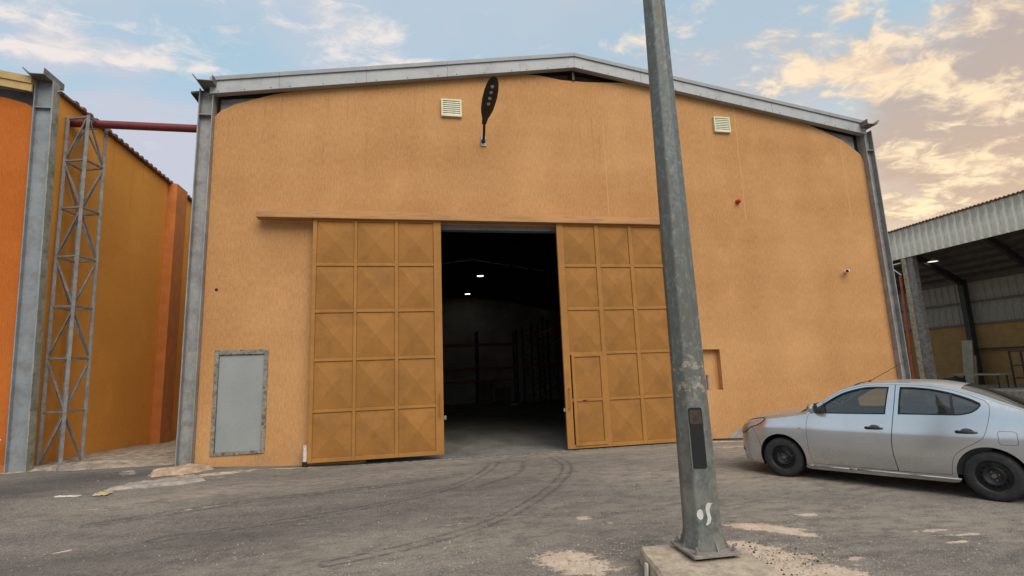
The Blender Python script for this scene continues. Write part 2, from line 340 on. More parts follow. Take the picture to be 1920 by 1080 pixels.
# ground material
def ground_mat():
    m, t, p, tc = base_mat('dusty_asphalt')
    def at(n): a = t.node('ShaderNodeAttribute', attribute_name=n); return a.outputs['Fac']
    st = t.map(tc, (.6,1.6,1), (0,0,.22))
    n1 = t.noise(st, 1.3, 7, .62, .3); n2 = t.noise(t.map(tc, (.7,1.2,1), (0,0,.3)), 5, 8, .65, .2)
    n3 = t.noise(tc, 32, 6, .78); n6 = t.noise(t.map(tc, (.8,1.1,1)), 14, 7, .75); n4 = t.noise(tc, 150, 3, .6); nb = t.noise(tc, .28, 3, .5)
    f = t.m('ADD', t.m('ADD', t.m('MULTIPLY', n1, .42), t.m('MULTIPLY', n2, .30)), t.m('MULTIPLY', nb, .28))
    cc = t.mix(t.ramp(f, .36, .64), (.125,.110,.095), (.32,.278,.23))
    cc = t.mix(t.m('MULTIPLY', t.ramp(n3, .42, .60), .60), cc, (.070,.063,.057))
    cc = t.mix(t.m('MULTIPLY', t.ramp(n6, .50, .66), .45), cc, (.31,.275,.235)); cc = t.mix(t.m('MULTIPLY', t.ramp(n6, .47, .34), .5), cc, (.060,.054,.049))
    n5 = t.noise(tc, 75, 4, .75)
    cc = t.mix(t.m('MULTIPLY', t.ramp(n5, .53, .61), .65), cc, (.40,.36,.31))
    cc = t.mix(t.m('MULTIPLY', t.ramp(n5, .46, .38), .7), cc, (.035,.032,.030))
    cc = t.mix(t.m('MULTIPLY', t.ramp(n4, .52, .68), .50), cc, (.30,.265,.225))
    cc = t.mix(t.m('MULTIPLY', t.ramp(n4, .46, .34), .55), cc, (.040,.037,.034))
    cc = t.mix(t.m('MULTIPLY', at('dark'), .7), cc, (.045,.043,.042))
    cc = t.mix(t.m('MULTIPLY', t.m('MULTIPLY', at('dust'), t.ramp(n2, .30, .62)), .8), cc, (.38,.31,.24))
    trn = t.ramp(t.noise(tc, 9, 5, .6), .30, .62)
    cc = t.mix(t.m('MULTIPLY', t.m('MULTIPLY', at('track'), trn), .80), cc, (.048,.045,.042))
    sd_ = t.m('ADD', t.m('ADD', at('sand'), t.m('MULTIPLY', t.m('SUBTRACT', n6, .5), .8)), t.m('ADD', t.m('MULTIPLY', t.m('SUBTRACT', t.noise(t.map(tc, (.8,1.2,1), (0,0,.2)), 5.5, 9, .74), .5), 1.5), t.m('MULTIPLY', t.m('SUBTRACT', n3, .5), .9)))
    sm = t.ramp(sd_, .47, .58)
    sandc = t.mix(t.ramp(t.noise(tc, 7, 5, .6), .3, .7), (.46,.345,.245), (.60,.475,.36))
    cc = t.mix(sm, cc, sandc)
    chips = t.m('MULTIPLY', t.ramp(t.noise(t.map(tc, (1,1.6,1), (0,0,.4), (9,4,2)), 13, 5, .7), .685, .71), t.ramp(nb, .40, .62))
    cc = t.mix(t.m('MULTIPLY', chips, .7), cc, (.45,.39,.32))
    t.set(p.inputs['Base Color'], cc); p.inputs['Roughness'].default_value = .93; p.inputs['Specular IOR Level'].default_value = .25
    h = t.m('ADD', t.m('MULTIPLY', t.m('ADD', t.m('MULTIPLY', n3, .8), t.m('MULTIPLY', n4, .5)), t.m('SUBTRACT', 1.0, t.m('MULTIPLY', sm, .8))), t.m('MULTIPLY', sm, .25))
    t.set(p.inputs['Normal'], t.bump(h, .9, .014)); return m
M_ground = ground_mat()

# ---------------------------------------------------------------- ground
def sst(a, b, x):
    t = np.clip((x-a)/(b-a), 0, 1); return t*t*(3-2*t)
def gh(x, y):
    x = np.asarray(x, float); y = np.asarray(y, float)
    h = .27*sst(.5, 7.5, -x)*sst(7, 12.6, y)
    h = h*(1-.75*sst(14, 20, y))
    inside = sst(12.75, 12.9, y)*sst(-4.6, -4.3, x)*(1-sst(13.2, 13.5, x))
    return h*(1-inside) - .12*inside
def axis(lo, hi, step, far, k=1.22):
    a = list(np.arange(lo, hi, step)); s = step; v = a[-1]
    up = []
    while v < far: s *= k; v += s; up.append(v)
    s = step; v = a[0]; dn = []
    while v > -far: s *= k; v -= s; dn.append(v)
    return np.array(dn[::-1]+a+up)
GX = axis(-7.5, 8.0, .038, 600); GY = axis(3.7, 12.9, .038, 600)
X, Y = np.meshgrid(GX, GY, indexing='xy')
Z = gh(X, Y)
near = (np.abs(X) < 14) & (Y > 0) & (Y < 16)
wav = (np.sin(X*2.1+Y*1.3)*np.sin(Y*2.9-X*.7)*.006 + np.sin(X*7.1+1.3*np.sin(Y*5))*np.sin(Y*8.3+X)*.0022)
Z = Z + np.where(near & (Y < 12.2), wav, 0)
nv = X.size; nx = len(GX); ny = len(GY)
co = np.stack([X.ravel(), Y.ravel(), Z.ravel()], 1)
ii = np.arange(nv).reshape(ny, nx)
q = np.stack([ii[:-1,:-1], ii[:-1,1:], ii[1:,1:], ii[1:,:-1]], -1).reshape(-1, 4)
me = bpy.data.meshes.new('ground'); me.vertices.add(nv); me.vertices.foreach_set('co', co.ravel())
me.loops.add(q.size); me.loops.foreach_set('vertex_index', q.ravel().astype(np.int32))
me.polygons.add(len(q)); me.polygons.foreach_set('loop_start', np.arange(0, q.size, 4, dtype=np.int32)); me.polygons.foreach_set('loop_total', np.full(len(q), 4, dtype=np.int32))
me.update()
def ell(cx, cy, rx, ry, rot=0, amp=1.):
    c, s = math.cos(rot), math.sin(rot); u = ((X-cx)*c+(Y-cy)*s)/rx; v = (-(X-cx)*s+(Y-cy)*c)/ry
    return amp*np.exp(-(u*u+v*v)*.7)
sand = np.zeros_like(X)
for e in ((1.50,5.30,.36,.26,.2,.95), (1.62,5.05,.34,.26,0,.85), (2.14,6.66,.11,.09,.1,.85), (2.36,6.35,.05,.05,0,.75),
          (3.90,5.62,.42,.14,-.55,1.), (4.02,5.40,.34,.10,-.8,.9), (4.72,5.92,.16,.09,-.3,.85), (4.05,4.52,.10,.05,0,.8), (5.5,4.95,.30,.05,-.15,.75), (5.6,4.75,.34,.045,-.2,.75), (5.3,4.6,.2,.04,0,.7),
          (3.30,4.75,.42,.55,.45,1.), (3.15,5.20,.48,.22,-.4,.86), (3.45,4.25,.42,.45,.3,1.), (3.0,3.8,.5,.4,0,.95), (3.6,3.9,.3,.3,0,.8), (2.62,5.12,.30,.10,0,.62),
          (2.0,4.4,.10,.35,.3,.85), (1.92,4.0,.2,.35,0,.75), (-.25,5.0,.14,.07,.2,.75), (.35,4.85,.16,.06,.3,.7), (.95,5.85,.12,.04,.6,.62), (.45,6.9,.10,.04,.3,.62), (.62,6.95,.06,.03,.9,.6),
          (-4.6,9.3,.2,.05,.4,.55), (4.2,9.1,.20,.05,0,.55), (-3.9,7.3,.15,.05,.3,.6), (-1.4,7.6,.10,.03,.3,.6),
          (-4.35,10.9,.55,.16,.75,.80), (-3.6,11.7,.7,.18,.5,.72), (-2.4,12.1,.8,.10,.1,.6), (7.6,12.0,.7,.14,-.2,.78), (7.2,11.2,.7,.12,-.1,.62), (-3.0,9.0,.7,.05,.35,.5)):
    sand = np.maximum(sand, ell(*e))
dust = np.maximum.reduce([ell(5.5,8.0,3.2,.9,-.55,.9), ell(5.4,5.4,3.0,.8,-.5,.75), ell(-1.0,10.6,3.0,.5,.15,.6), ell(-3.4,9.9,1.6,.35,.5,.9), ell(3.2,11.8,5,.35,-.02,.75), ell(.5,6.2,3.5,.9,.2,.55), ell(7.8,10.6,2.6,1.1,0,.9), ell(3.2,4.6,1.3,1.2,0,.7)])
dark = np.maximum.reduce([ell(-5.6,11.6,1.7,.55,.25,1.), ell(-4.3,12.15,1.0,.30,.45,.8), ell(-3.2,6.8,2.4,.5,.3,.45), ell(-7,10.6,2,.5,.2,.8), ell(-1.9,12.25,.5,.12,0,.6), ell(1.3,9.2,1.4,.35,.35,.45)])
track = np.zeros_like(X)
def polyd(pts):
    d = np.full_like(X, 1e3)
    P = []
    pts = [Vector((*p, 0)) for p in pts]
    for i in range(len(pts)-1):                      # catmull-rom
        p0, p1, p2, p3 = pts[max(i-1,0)], pts[i], pts[i+1], pts[min(i+2,len(pts)-1)]
        for k in range(8):
            t = k/8; P.append(.5*((2*p1)+(p2-p0)*t+(2*p0-5*p1+4*p2-p3)*t*t+(3*p1-p0-3*p2+p3)*t**3))
    P.append(pts[-1])
    for a, b in zip(P[:-1], P[1:]):
        ab = b-a; L = ab.length_squared+1e-9
        t = np.clip(((X-a.x)*ab.x+(Y-a.y)*ab.y)/L, 0, 1); d = np.minimum(d, np.hypot(X-a.x-t*ab.x, Y-a.y-t*ab.y))
    return d
for pts, hw, amp, fill in ((((3.08,11.5),(3.05,10.4),(2.45,8.9),(1.45,7.35),(.45,6.45),(-.8,5.9)), .085, 1., .0),
                     (((1.75,11.3),(1.35,10.2),(.55,9.0),(-.9,8.1),(-3.0,7.4)), .085, .9, .15),
                     (((2.35,11.2),(2.0,10.0),(1.1,9.0)), .02, .7, .6),
                     (((.9,10.3),(-.4,9.7),(-2.2,9.3),(-4.2,8.4)), .10, .75, .6)):
    d = polyd(pts)
    e = np.exp(-((d-hw)/.028)**2) + fill*np.exp(-(d/(hw*.9+.03))**2)
    track = np.maximum(track, amp*np.clip(e, 0, 1))
track = np.where(near, track, 0)
for nme, arr in (('sand', sand), ('dust', dust), ('dark', dark), ('track', track)):
    a = me.attributes.new(nme, 'FLOAT', 'POINT'); a.data.foreach_set('value', arr.ravel().astype(np.float32))
g = link('ground', me, M_ground, None, 'all'); tag(g, 'dusty grey asphalt yard with pale sand patches and curved tyre marks', kind='structure')

# dirt alley between the two buildings, with its ragged front edge lying over the asphalt
b = B()
xs = np.linspace(-8.4, -4.5, 60); ys = np.concatenate([np.linspace(0, 3, 40), np.linspace(3.3, 26, 40)])
vv = {}
for i, x in enumerate(xs):
    front = 12.35 + .22*noise.noise(Vector((x*1.3, 0, 3))) + .10*noise.noise(Vector((x*5, 1, 3))) + .9*max(0, (x+6.3)/1.8)*.6
    for j, y in enumerate(ys):
        yy = front + y; k = min(1, y/.35)
        z = float(gh(x, yy)) + .004 + k*(.035 + .03*noise.noise(Vector((x*2, yy*2, 0))) + .016*noise.noise(Vector((x*8, yy*8, 5))))
        vv[i,j] = b.bm.verts.new((x, yy, z))
for i in range(len(xs)-1):
    for j in range(len(ys)-1): b.bm.faces.new((vv[i,j], vv[i+1,j], vv[i+1,j+1], vv[i,j+1]))
tag(b.out('dirt_alley', M_dirt, smooth='all'), 'sandy dirt strip running back between the two warehouses', kind='structure')

# ---------------------------------------------------------------- main warehouse
WY = 12.45
wh = thing('warehouse', 'large ochre rendered warehouse with a white gable trim and half open sliding doors', 'warehouse', (4.4, WY, 0))
XL, XR, XC = -4.42, 13.33, 4.40
outer = [(XL,-.12),(XL,8.02),(-4.30,8.16),(-3.99,8.35),(-3.60,8.50),(-3.16,8.66),(-2.2,8.90),(-.5,9.20),(1.43,9.50),(3.0,9.70),(3.5,9.68),(4.06,9.60),(4.7,9.59),(5.32,9.62),(5.9,9.66),(7.5,9.46),(9.57,9.14),(11.4,8.82),(12.03,8.60),(12.66,8.34),(13.1,8.03),(13.25,7.90),(XR,7.70),
         (XR,-.12),(5.35,-.12),(5.35,5.42),(-.95,5.42),(-.95,-.12)]
niche = [(7.12,1.24),(7.95,1.22),(7.96,2.26),(7.12,2.28)]
hatch = [(-4.12,.36),(-3.06,.35),(-3.06,2.55),(-4.12,2.56)]
loops = [outer, niche, hatch]
def wall_with_holes(loops, y0, y1):
    bm = B(); flat = [p for l in loops for p in l]
    a = [bm.bm.verts.new((p[0], y0, p[1])) for p in flat]; c = [bm.bm.verts.new((p[0], y1, p[1])) for p in flat]
    for t in tessellate_polygon([[Vector((p[0], p[1], 0)) for p in l] for l in loops]):
        bm.bm.faces.new([a[i] for i in t]); bm.bm.faces.new([c[i] for i in reversed(t)])
    k = 0
    for l in loops:
        n = len(l)
        for i in range(n): bm.bm.faces.new((a[k+i], a[k+(i+1)%n], c[k+(i+1)%n], c[k+i]))
        k += n
    return bm
wall_with_holes(loops, WY, WY+.24).out('wall', M_wall, wh)
# recess back and sides behind the niche, with a stub of conduit
nb_ = B().box(7.06,8.02,WY+.16,WY+.22,1.16,2.34).out('niche', M_wall, wh)
B().tube((7.62,WY+.12,1.20),(7.62,WY+.12,1.62),.028,n=10).out('conduit', M_steel, nb_, True)
# hatch
hf = B(); 
for bx in ((-4.13,-4.05,.35,2.57),(-3.13,-3.05,.35,2.57),(-4.05,-3.13,2.47,2.57),(-4.05,-3.13,.35,.41)): hf.box(bx[0],bx[1],WY-.02,WY+.10,bx[2],bx[3])
hf = hf.out('hatch', M_hatchf, wh, bevel=.004)
B().box(-4.05,-3.13,WY+.015,WY+.06,.41,2.44).out('hatch_door', M_hatch, hf, bevel=.006)
B().box(-4.05,-3.13,WY+.012,WY+.05,2.44,2.47).out('hatch_gap', M_hatchf, hf)
k = B()
for hx, hz in ((-4.055,.72),(-4.055,2.1)): k.tube((hx,WY,hz),(hx,WY,hz+.12),.014,n=8)
k.split('hinge', M_hatchf, hf, True)
k = B()
for hx, hz in ((-4.18,3.91),): k.tube((hx,WY-.004,hz),(hx,WY+.02,hz),.035,n=10)
k.split('wall_hole', M_blackm, wh)
# other walls, roof
for x0, x1 in ((XL+.02,XL+.22),(XR-.22,XR-.02)):
    B().box(x0,x1,WY+.245,36.2,-.12,8.5).out('side_wall', M_intwall, wh)
bw = B().prism([(XL+.23,-.12),(XR-.23,-.12),(XR-.23,5.6),(9.4,6.35),(7.1,6.85),(4.4,7.2),(1.7,7.2),(-1.5,6.6),(XL+.23,5.6)], lambda p: (p[0],35.9,p[1]), lambda p: (p[0],36.15,p[1])).out('back_wall', M_intwall, wh)
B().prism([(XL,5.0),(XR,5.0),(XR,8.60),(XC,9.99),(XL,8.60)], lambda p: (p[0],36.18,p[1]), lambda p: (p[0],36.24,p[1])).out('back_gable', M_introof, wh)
def rz_(x): return 9.90 - (9.90-8.50)*abs(x-XC)/(XC+4.45)     # underside of fascia
for sgn in (-1, 1):
    xe = -4.95 if sgn < 0 else 13.75
    zt = rz_(xe)+.12; zr = rz_(XC)+.12
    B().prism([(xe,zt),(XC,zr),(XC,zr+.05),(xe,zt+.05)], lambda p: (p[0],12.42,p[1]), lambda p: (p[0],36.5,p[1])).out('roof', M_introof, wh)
# portal rafters inside
for k_, yy in enumerate((12.95, 18.6, 24.3, 30)):
    r = B()
    for sgn in (-1, 1):
        xe = XL+.3 if sgn < 0 else XR-.3
        z0, z1 = rz_(xe)+.06, rz_(XC)+.06
        r.prism([(xe,z0-.75),(XC,z1-.40),(XC,z1),(xe,z0)], lambda p: (p[0],yy-.02,p[1]), lambda p: (p[0],yy+.02,p[1]))
        r.bar((xe,yy,z0-.75),(XC,yy,z1-.40),.2,.015,(0,1,0))
    r.out('rafter', M_steelD, wh)
pr = B()
for sgn in (-1, 1):
    for i in range(1, 7):
        x = XC + sgn*i*1.35; pr.box(x-.03,x+.03,12.7,35.8,rz_(x)-.14,rz_(x)+.04)
pr.split('purlin', M_steelD, wh)
# plate filling the gap between the render and the fascia, slightly back
pk = B()
for pts in ([(XL,8.0),(-2.5,8.5),(-2.5,9.0),(XL,8.7)],[(2.6,9.4),(XC-.02,9.3),(XC-.02,9.93),(2.6,9.75)],[(XC+.02,9.3),(6.6,9.3),(6.6,9.7),(XC+.02,9.93)],[(11.4,8.3),(XR+.35,7.4),(XR+.35,8.55),(11.4,8.95)]):
    pk.prism(pts, lambda p: (p[0],WY+.26,p[1]), lambda p: (p[0],WY+.28,p[1]))
pk.split('gable_plate', M_purlin, wh)
pk = B().prism([(-4.34,8.15),(-2.7,8.42),(-2.7,8.72),(-4.34,8.5)], lambda p: (p[0],WY+.12,p[1]), lambda p: (p[0],WY+.15,p[1])).out('rafter_web', M_steel, wh)
B().prism([(11.7,8.55),(13.2,7.75),(13.2,8.5),(11.7,8.75)], lambda p: (p[0],WY+.12,p[1]), lambda p: (p[0],WY+.15,p[1])).out('rafter_web', M_steel, wh)
B().box(XC-.03,XC+.03,WY-.04,WY+.24,9.60,9.88).out('ridge_post', M_steelD, wh)
# fascia panels
FY0, FY1 = 12.27, 12.31
ft = 0
cuts_l = [-4.50,-3.0,-1.0,1.0,2.9,XC]; cuts_r = [XC,6.3,8.3,10.3,12.2,13.40]
for cuts in (cuts_l, cuts_r):
    for a_, c_ in zip(cuts[:-1], cuts[1:]):
        a2, c2 = a_+.003, c_-.003; jt = random.uniform(-.004,.004)
        za, zc_ = rz_(a2), rz_(c2)
        f = B().prism([(a2,za),(c2,zc_),(c2,zc_+.30),(a2,za+.30)], lambda p: (p[0],FY0+jt,p[1]), lambda p: (p[0],FY1+jt,p[1])).out('fascia_panel', M_fascia, wh)
        B().prism([(a2,za+.302),(c2,zc_+.302),(c2,zc_+.40),(a2,za+.40)], lambda p: (p[0],FY0-.04,p[1]), lambda p: (p[0],12.6,p[1])).out('top_trim', M_fasciaT, f)
        B().prism([(a2,za-.012),(c2,zc_-.012),(c2,zc_-.002),(a2,za-.002)], lambda p: (p[0],FY0-.006,p[1]), lambda p: (p[0],12.43,p[1])).out('bottom_flange', M_fasciaT, f)
        s_ = B()
        for q_ in (.12,.5,.88):
            x = a_+(c_-a_)*q_; s_.tube((x,FY0-.008+jt,rz_(x)+.03),(x,FY0+jt,rz_(x)+.03),.012,n=6)
        s_.split('screw', M_steelD, f)
# steel columns
def ibeam(parent, x0, x1, y0, y1, z0, z1, web_mat, lean=None, stiff=(), name='steel_column', tf=.02):
    """web lies in the facade plane, flanges at x0 and x1"""
    b = B(); ym = (y0+y1)/2
    b.box(x0,x0+tf,y0,y1,z0,z1); b.box(x1-tf,x1,y0,y1,z0,z1); b.box(x0+tf,x1-tf,ym-.01,ym+.01,z0,z1)
    for z in stiff: b.box(x0+tf,x1-tf,y0+.01,ym-.01,z,z+.02)
    if lean: 
        for v in b.bm.verts: v.co.x += lean(v.co.z)
    return b.out(name, web_mat, parent)
ibeam(wh, -4.73, XL-.005, 12.30, 12.58, -.05, 8.62, M_steel, stiff=(7.98,))
ibeam(wh, XR+.005, 13.62, 12.30, 12.58, -.05, 8.62, M_steel, stiff=(7.98,))
# gutters with turned-up lips
def gutter(parent, xin, sgn, y0, y1, z, mat):
    b = B(); t = .012
    pts = [(0,.15),(0,0),(.32,0),(.43,.13),(.41,.14),(.31,.015),(.015,.015),(.015,.15)]
    b.prism([(xin+sgn*p[0], z+p[1]) for p in pts], lambda p: (p[0],y0,p[1]), lambda p: (p[0],y1,p[1]))
    return b.out('gutter', mat, parent)
gutter(wh, -4.36, -1, 12.00, 36.5, 8.66, M_gutter); gutter(wh, 13.20, 1, 12.00, 36.5, 8.66, M_gutter)
# floor
tag(B().box(XL+.1,XR-.1,WY+.01,36.1,-.10,.006).out('warehouse_floor', paint('warehouse_floor_slab', (.20,.19,.165), .62, 0, var=.25, scale=1.2, stretch=(1,.4,1), dirt=(.11,.10,.09), dirt_amt=.4)), 'smooth grey concrete floor inside the warehouse', kind='structure')
# sliding door track cover
tk = B().prism([(0,5.50),(0,5.53),(.02,5.69),(.26,5.69),(.26,5.50)], lambda p: (-3.34, 12.10+p[0], p[1]), lambda p: (6.85, 12.10+p[0], p[1])).out('track_cover', M_track, wh, bevel=.006)
B().box(-.9,5.3,WY-.05,WY+.16,5.36,5.48).out('door_header', paint('grey_header', (.20,.185,.165), .6, .1), wh)
# sliding door leaves
def pyramid(b, x0, x1, z0, z1, y, d):
    c = b.bm.verts.new(((x0+x1)/2, y-d, (z0+z1)/2)); v = [b.bm.verts.new(p) for p in ((x0,y,z0),(x1,y,z0),(x1,y,z1),(x0,y,z1))]
    for i in range(4): b.bm.faces.new((v[i], v[(i+1)%4], c))
    b.bm.faces.new(v[::-1])
LY = 12.22
def leaf(x0, x1, colx, rowz, wicket):
    """frame of square tube with folded pyramid panels between"""
    z0, z1 = rowz[0][0]-.09, 5.60
    d = B(); fy0, fy1 = LY-.035, LY+.035
    d.box(x0, colx[0][0], fy0, fy1, z0, z1); d.box(colx[-1][1], x1, fy0, fy1, z0, z1)
    for a_, c_ in zip(colx[:-1], colx[1:]): d.box(a_[1], c_[0], fy0, fy1, z0, z1)
    for a_, c_ in colx:
        d.box(a_, c_, fy0+.001, fy1-.001, z0, rowz[0][0]); d.box(a_, c_, fy0+.001, fy1-.001, rowz[-1][1], z1)
        for r0, r1 in zip(rowz[:-1], rowz[1:]): d.box(a_, c_, fy0+.001, fy1-.001, r0[1], r1[0])
    L = d.out('sliding_door', M_doorf, wh, weld=False, bevel=.005)
    for ci, (a_, c_) in enumerate(colx):
        for ri, (r0, r1) in enumerate(rowz):
            if wicket and ci == 0 and ri < 2: continue
            p = B(); pyramid(p, a_+.004, c_-.004, r0+.004, r1-.004, LY-.010, .062+random.uniform(-.007,.007)); p.out('door_panel', M_door, L)
    return L
rows = [(.20,1.15),(1.22,2.25),(2.32,3.33),(3.40,4.40),(4.47,5.45)]
L1 = leaf(-2.14, .76, [(-2.05,-1.23),(-1.16,-.32),(-.24,.58)], rows, False)
rowsR = [(.13,1.12),(1.19,2.22),(2.29,3.31),(3.38,4.39),(4.46,5.45)]
L2 = leaf(3.63, 6.56, [(3.80,4.62),(4.73,5.53),(5.63,6.43)], rowsR, True)
# wicket door in the right leaf
wk = B()
for bx in ((3.83,3.90,.10,2.24),(4.55,4.62,.10,2.24),(3.90,4.55,2.17,2.24),(3.90,4.55,.10,.18),(3.90,4.55,1.12,1.19)): wk.box(bx[0],bx[1],LY-.055,LY+.01,bx[2],bx[3])
wk.out('wicket_frame', M_doorf, L2, weld=False, bevel=.004)
for z0, z1 in ((.18,1.12),(1.19,2.17)):
    p = B(); pyramid(p, 3.905, 4.545, z0+.005, z1-.005, LY-.030, .030); p.out('wicket_panel', M_door, L2)
B().box(4.05,4.15,LY-.068,LY-.05,1.135,1.15).out('lock_slot', M_blackm, L2)
for lf, hx in ((L1,.68),(L2,3.72)):
    h = B(); h.tube((hx,LY-.11,.95),(hx,LY-.11,1.45),.014,n=8); h.tube((hx,LY-.11,.97),(hx,LY-.03,.97),.012,n=8); h.tube((hx,LY-.11,1.43),(hx,LY-.03,1.43),.012,n=8)
    h.out('handle', M_door, lf, True)
B().box(.77,.82,LY-.02,LY+.03,.86,.95).out('latch', M_hatchf, L1)
B().box(3.585,3.625,LY-.02,LY+.03,.9,.98).out('latch', M_hatchf, L2)
# threshold rail
B().box(-2.3,6.6,LY-.02,LY+.02,-.05,.012).out('floor_rail', M_hatchf, wh)

# louvred vents in the gable
def vent(x0, x1, z0, z1, label):
    v = thing('wall_vent', label, 'vent', ((x0+x1)/2, WY, z0), group='louvred vents high on the warehouse wall')
    f = B(); t = .045
    for bx in ((x0,x0+t,z0,z1),(x1-t,x1,z0,z1),(x0+t,x1-t,z1-t,z1),(x0+t,x1-t,z0,z0+t)): f.box(bx[0],bx[1],WY-.075,WY-.002,bx[2],bx[3])
    f.out('frame', M_vent, v, weld=False, bevel=.004)
    B().box(x0+t,x1-t,WY-.012,WY-.004,z0+t,z1-t).out('backing', M_blackm, v)
    n = 7; h = (z1-z0-2*t)/n
    for i in range(n):
        za = z0+t+i*h
        B().prism([(WY-.070,za+.002),(WY-.062,za+.002),(WY-.040,za+h*1.02),(WY-.048,za+h*1.02)], lambda p: (x0+t,p[0],p[1]), lambda p: (x1-t,p[0],p[1])).out('slat', M_vent, v)
vent(.83, 1.35, 8.33, 8.80, 'cream louvred vent left of the black street lamp')
vent(8.47, 8.97, 8.33, 8.79, 'cream louvred vent right of the galvanised pole, under the roof edge')

# street lamp head fixed on the wall
sl = thing('wall_street_lamp', 'black street lamp head on a short arm fixed high on the ochre wall', 'street lamp', (1.89, WY, 7.7))
B().box(1.82,1.96,WY-.03,WY-.002,7.58,7.86).out('bracket', M_steel, sl, bevel=.004)
a_ = B(); P = [(1.89,12.40,7.70),(1.87,12.15,7.78),(1.84,11.86,7.92)]
for p0, p1 in zip(P[:-1], P[1:]): a_.tube(p0, p1, .035, n=10)
a_.tube((1.89,WY-.05,7.72),(1.89,WY-.02,7.72),.06,n=10)
a_.out('arm', M_lamph, sl, True)
hd = B(); ax = Vector((.0,-1.30,.52)); d0 = Vector((1.835,11.88,7.91)); L_ = 1.5; axn = Vector((.07,-1.15,.47)).normalized(); sd_ = Vector((1,.06,0)).normalized(); up = sd_.cross(axn).normalized()
if up.z < 0: up = -up
prof = [(0,.055,.05),(.18,.075,.05),(.24,.10,.06),(.45,.155,.07),(.75,.175,.075),(1.0,.165,.07),(1.2,.13,.055),(1.32,.08,.035),(1.37,.02,.01)]
rings = []
for tt, wd_, th in prof:
    ring = []
    for i in range(16):
        a2 = 2*math.pi*i/16; cx_ = math.cos(a2)*wd_; cz_ = (math.sin(a2)*th if math.sin(a2) > 0 else math.sin(a2)*th*.25)
        ring.append(hd.bm.verts.new(d0+axn*tt+sd_*cx_+up*cz_))
    rings.append(ring)
for r0, r1 in zip(rings[:-1], rings[1:]):
    for i in range(16): hd.bm.faces.new((r0[i], r0[(i+1)%16], r1[(i+1)%16], r1[i]))
hd.bm.faces.new(rings[0]); hd.bm.faces.new(rings[-1][::-1])
hd.out('housing', M_lamph, sl, True)
for tt in (.62,.78,.94,1.10):
    c_ = d0+axn*tt-up*.018
    B().tube(c_, c_-up*.016, .042, .036, n=12).out('led_lens', M_led, sl, True)

rb = thing('alarm_bell', 'small round red alarm sounder on the right part of the ochre wall', 'alarm', (8.96, WY, 6.3))
B().tube((8.96,WY-.002,6.3),(8.96,WY-.07,6.3),.065,.06,n=16).out('base', M_redp, rb, True)
B().lathe([(0,-.15),(.03,-.145),(.05,-.12),(.055,-.07)], 14, (8.96,WY,6.3), 'Y').out('dome', M_redp, rb, True)
sc_ = thing('security_camera', 'small white bullet security camera low on the right of the ochre wall', 'camera', (12.1, WY, 4.3))
B().tube((12.14,WY-.002,4.33),(12.14,WY-.03,4.33),.05,n=14).out('mount', M_white, sc_, True)
B().tube((12.14,WY-.03,4.33),(12.12,WY-.09,4.33),.018,n=8).out('bracket', M_white, sc_, True)
B().tube((12.17,WY-.07,4.34),(12.01,WY-.20,4.31),.045,.045,n=14).out('body', M_white, sc_, True)
B().tube((12.011,WY-.199,4.31),(12.003,WY-.206,4.308),.038,n=14).out('lens', M_black, sc_, True)
pv = thing('drain_pipe', 'short dirty white drain pipe stub standing at the left door edge', 'pipe', (-2.19, 12.30, .08))
B().tube((-2.19,12.24,.14),(-2.19,12.24,.48),.05,n=14).out('pipe', M_pvc, pv, True)
B().tube((-2.19,12.24,.04),(-2.19,12.235,.15),.058,n=14).out('collar', M_blackm, pv, True)

# ---------------------------------------------------------------- inside: racks, stock, lamps
def rack_frame(parent, x, y, dx, dy, h):
    """one upright frame: two posts and lacing"""
    b = B()
    for s in (0, 1): b.box(x+dx*s-.045, x+dx*s+.045, y+dy*s-.045, y+dy*s+.045, .006, h)
    n = int(h/.6)
    for i in range(n):
        z0, z1 = .2+i*.6, .2+(i+1)*.6-.05
        p, q_ = ((0,1) if i%2 else (1,0)); b.bar((x+dx*p,y+dy*p,z0),(x+dx*q_,y+dy*q_,z1),.03,.03,(0,1,.01))
    return b.out('upright', M_rackb, parent, weld=False)
r1 = thing('pallet_rack', 'orange and blue pallet rack along the dark back wall of the warehouse', 'rack', (4.0,34.3,0))
for x in (-1.2, 1.6, 4.4, 7.0): rack_frame(r1, x, 34.2, 0, 1.0, 4.75)
for x0, x1 in ((-1.2,1.6),(1.6,4.4),(4.4,7.0)):
    for z in (1.45, 2.27, 3.80):
        for y in (34.15, 35.25): B().box(x0+.05,x1-.05,y-.03,y+.03,z,z+.12).out('beam', M_racko, r1)
r2 = thing('pallet_rack', 'orange and blue pallet rack running along the right inside the warehouse', 'rack', (7.1,26.5,0))
for y in (24.2, 26.9, 29.6, 32.0): rack_frame(r2, 6.95, y, 1.0, 0, 4.8)
for y0, y1 in ((24.2,26.9),(26.9,29.6),(29.6,32.0)):
    for z in (2.22, 3.88):
        for x in (6.9, 8.0): B().box(x-.03,x+.03,y0+.05,y1-.05,z,z+.13).out('beam', M_racko, r2)
for i, (px_, lab) in enumerate(((4.75,'wooden pallet with brown cartons on the floor of the back rack, left one'),(5.9,'wooden pallet with brown cartons on the floor of the back rack, right one'))):
    p = thing('loaded_pallet', lab, 'pallet', (px_,34.0,0))
    b = B()
    for j in range(5): b.box(px_-.5+j*.22,px_-.38+j*.22,33.3,34.1,.11,.14)
    for j in range(3): b.box(px_-.5,px_+.5,33.3+j*.35,33.4+j*.35,.01,.11)
    b.out('pallet', M_wood, p, weld=False)
    for kx in range(2):
        for kz in range(3-i):
            B().box(px_-.47+kx*.48,px_-.02+kx*.48,33.35,34.0,.15+kz*.45,.58+kz*.45).out('carton', M_card, p, bevel=.01)
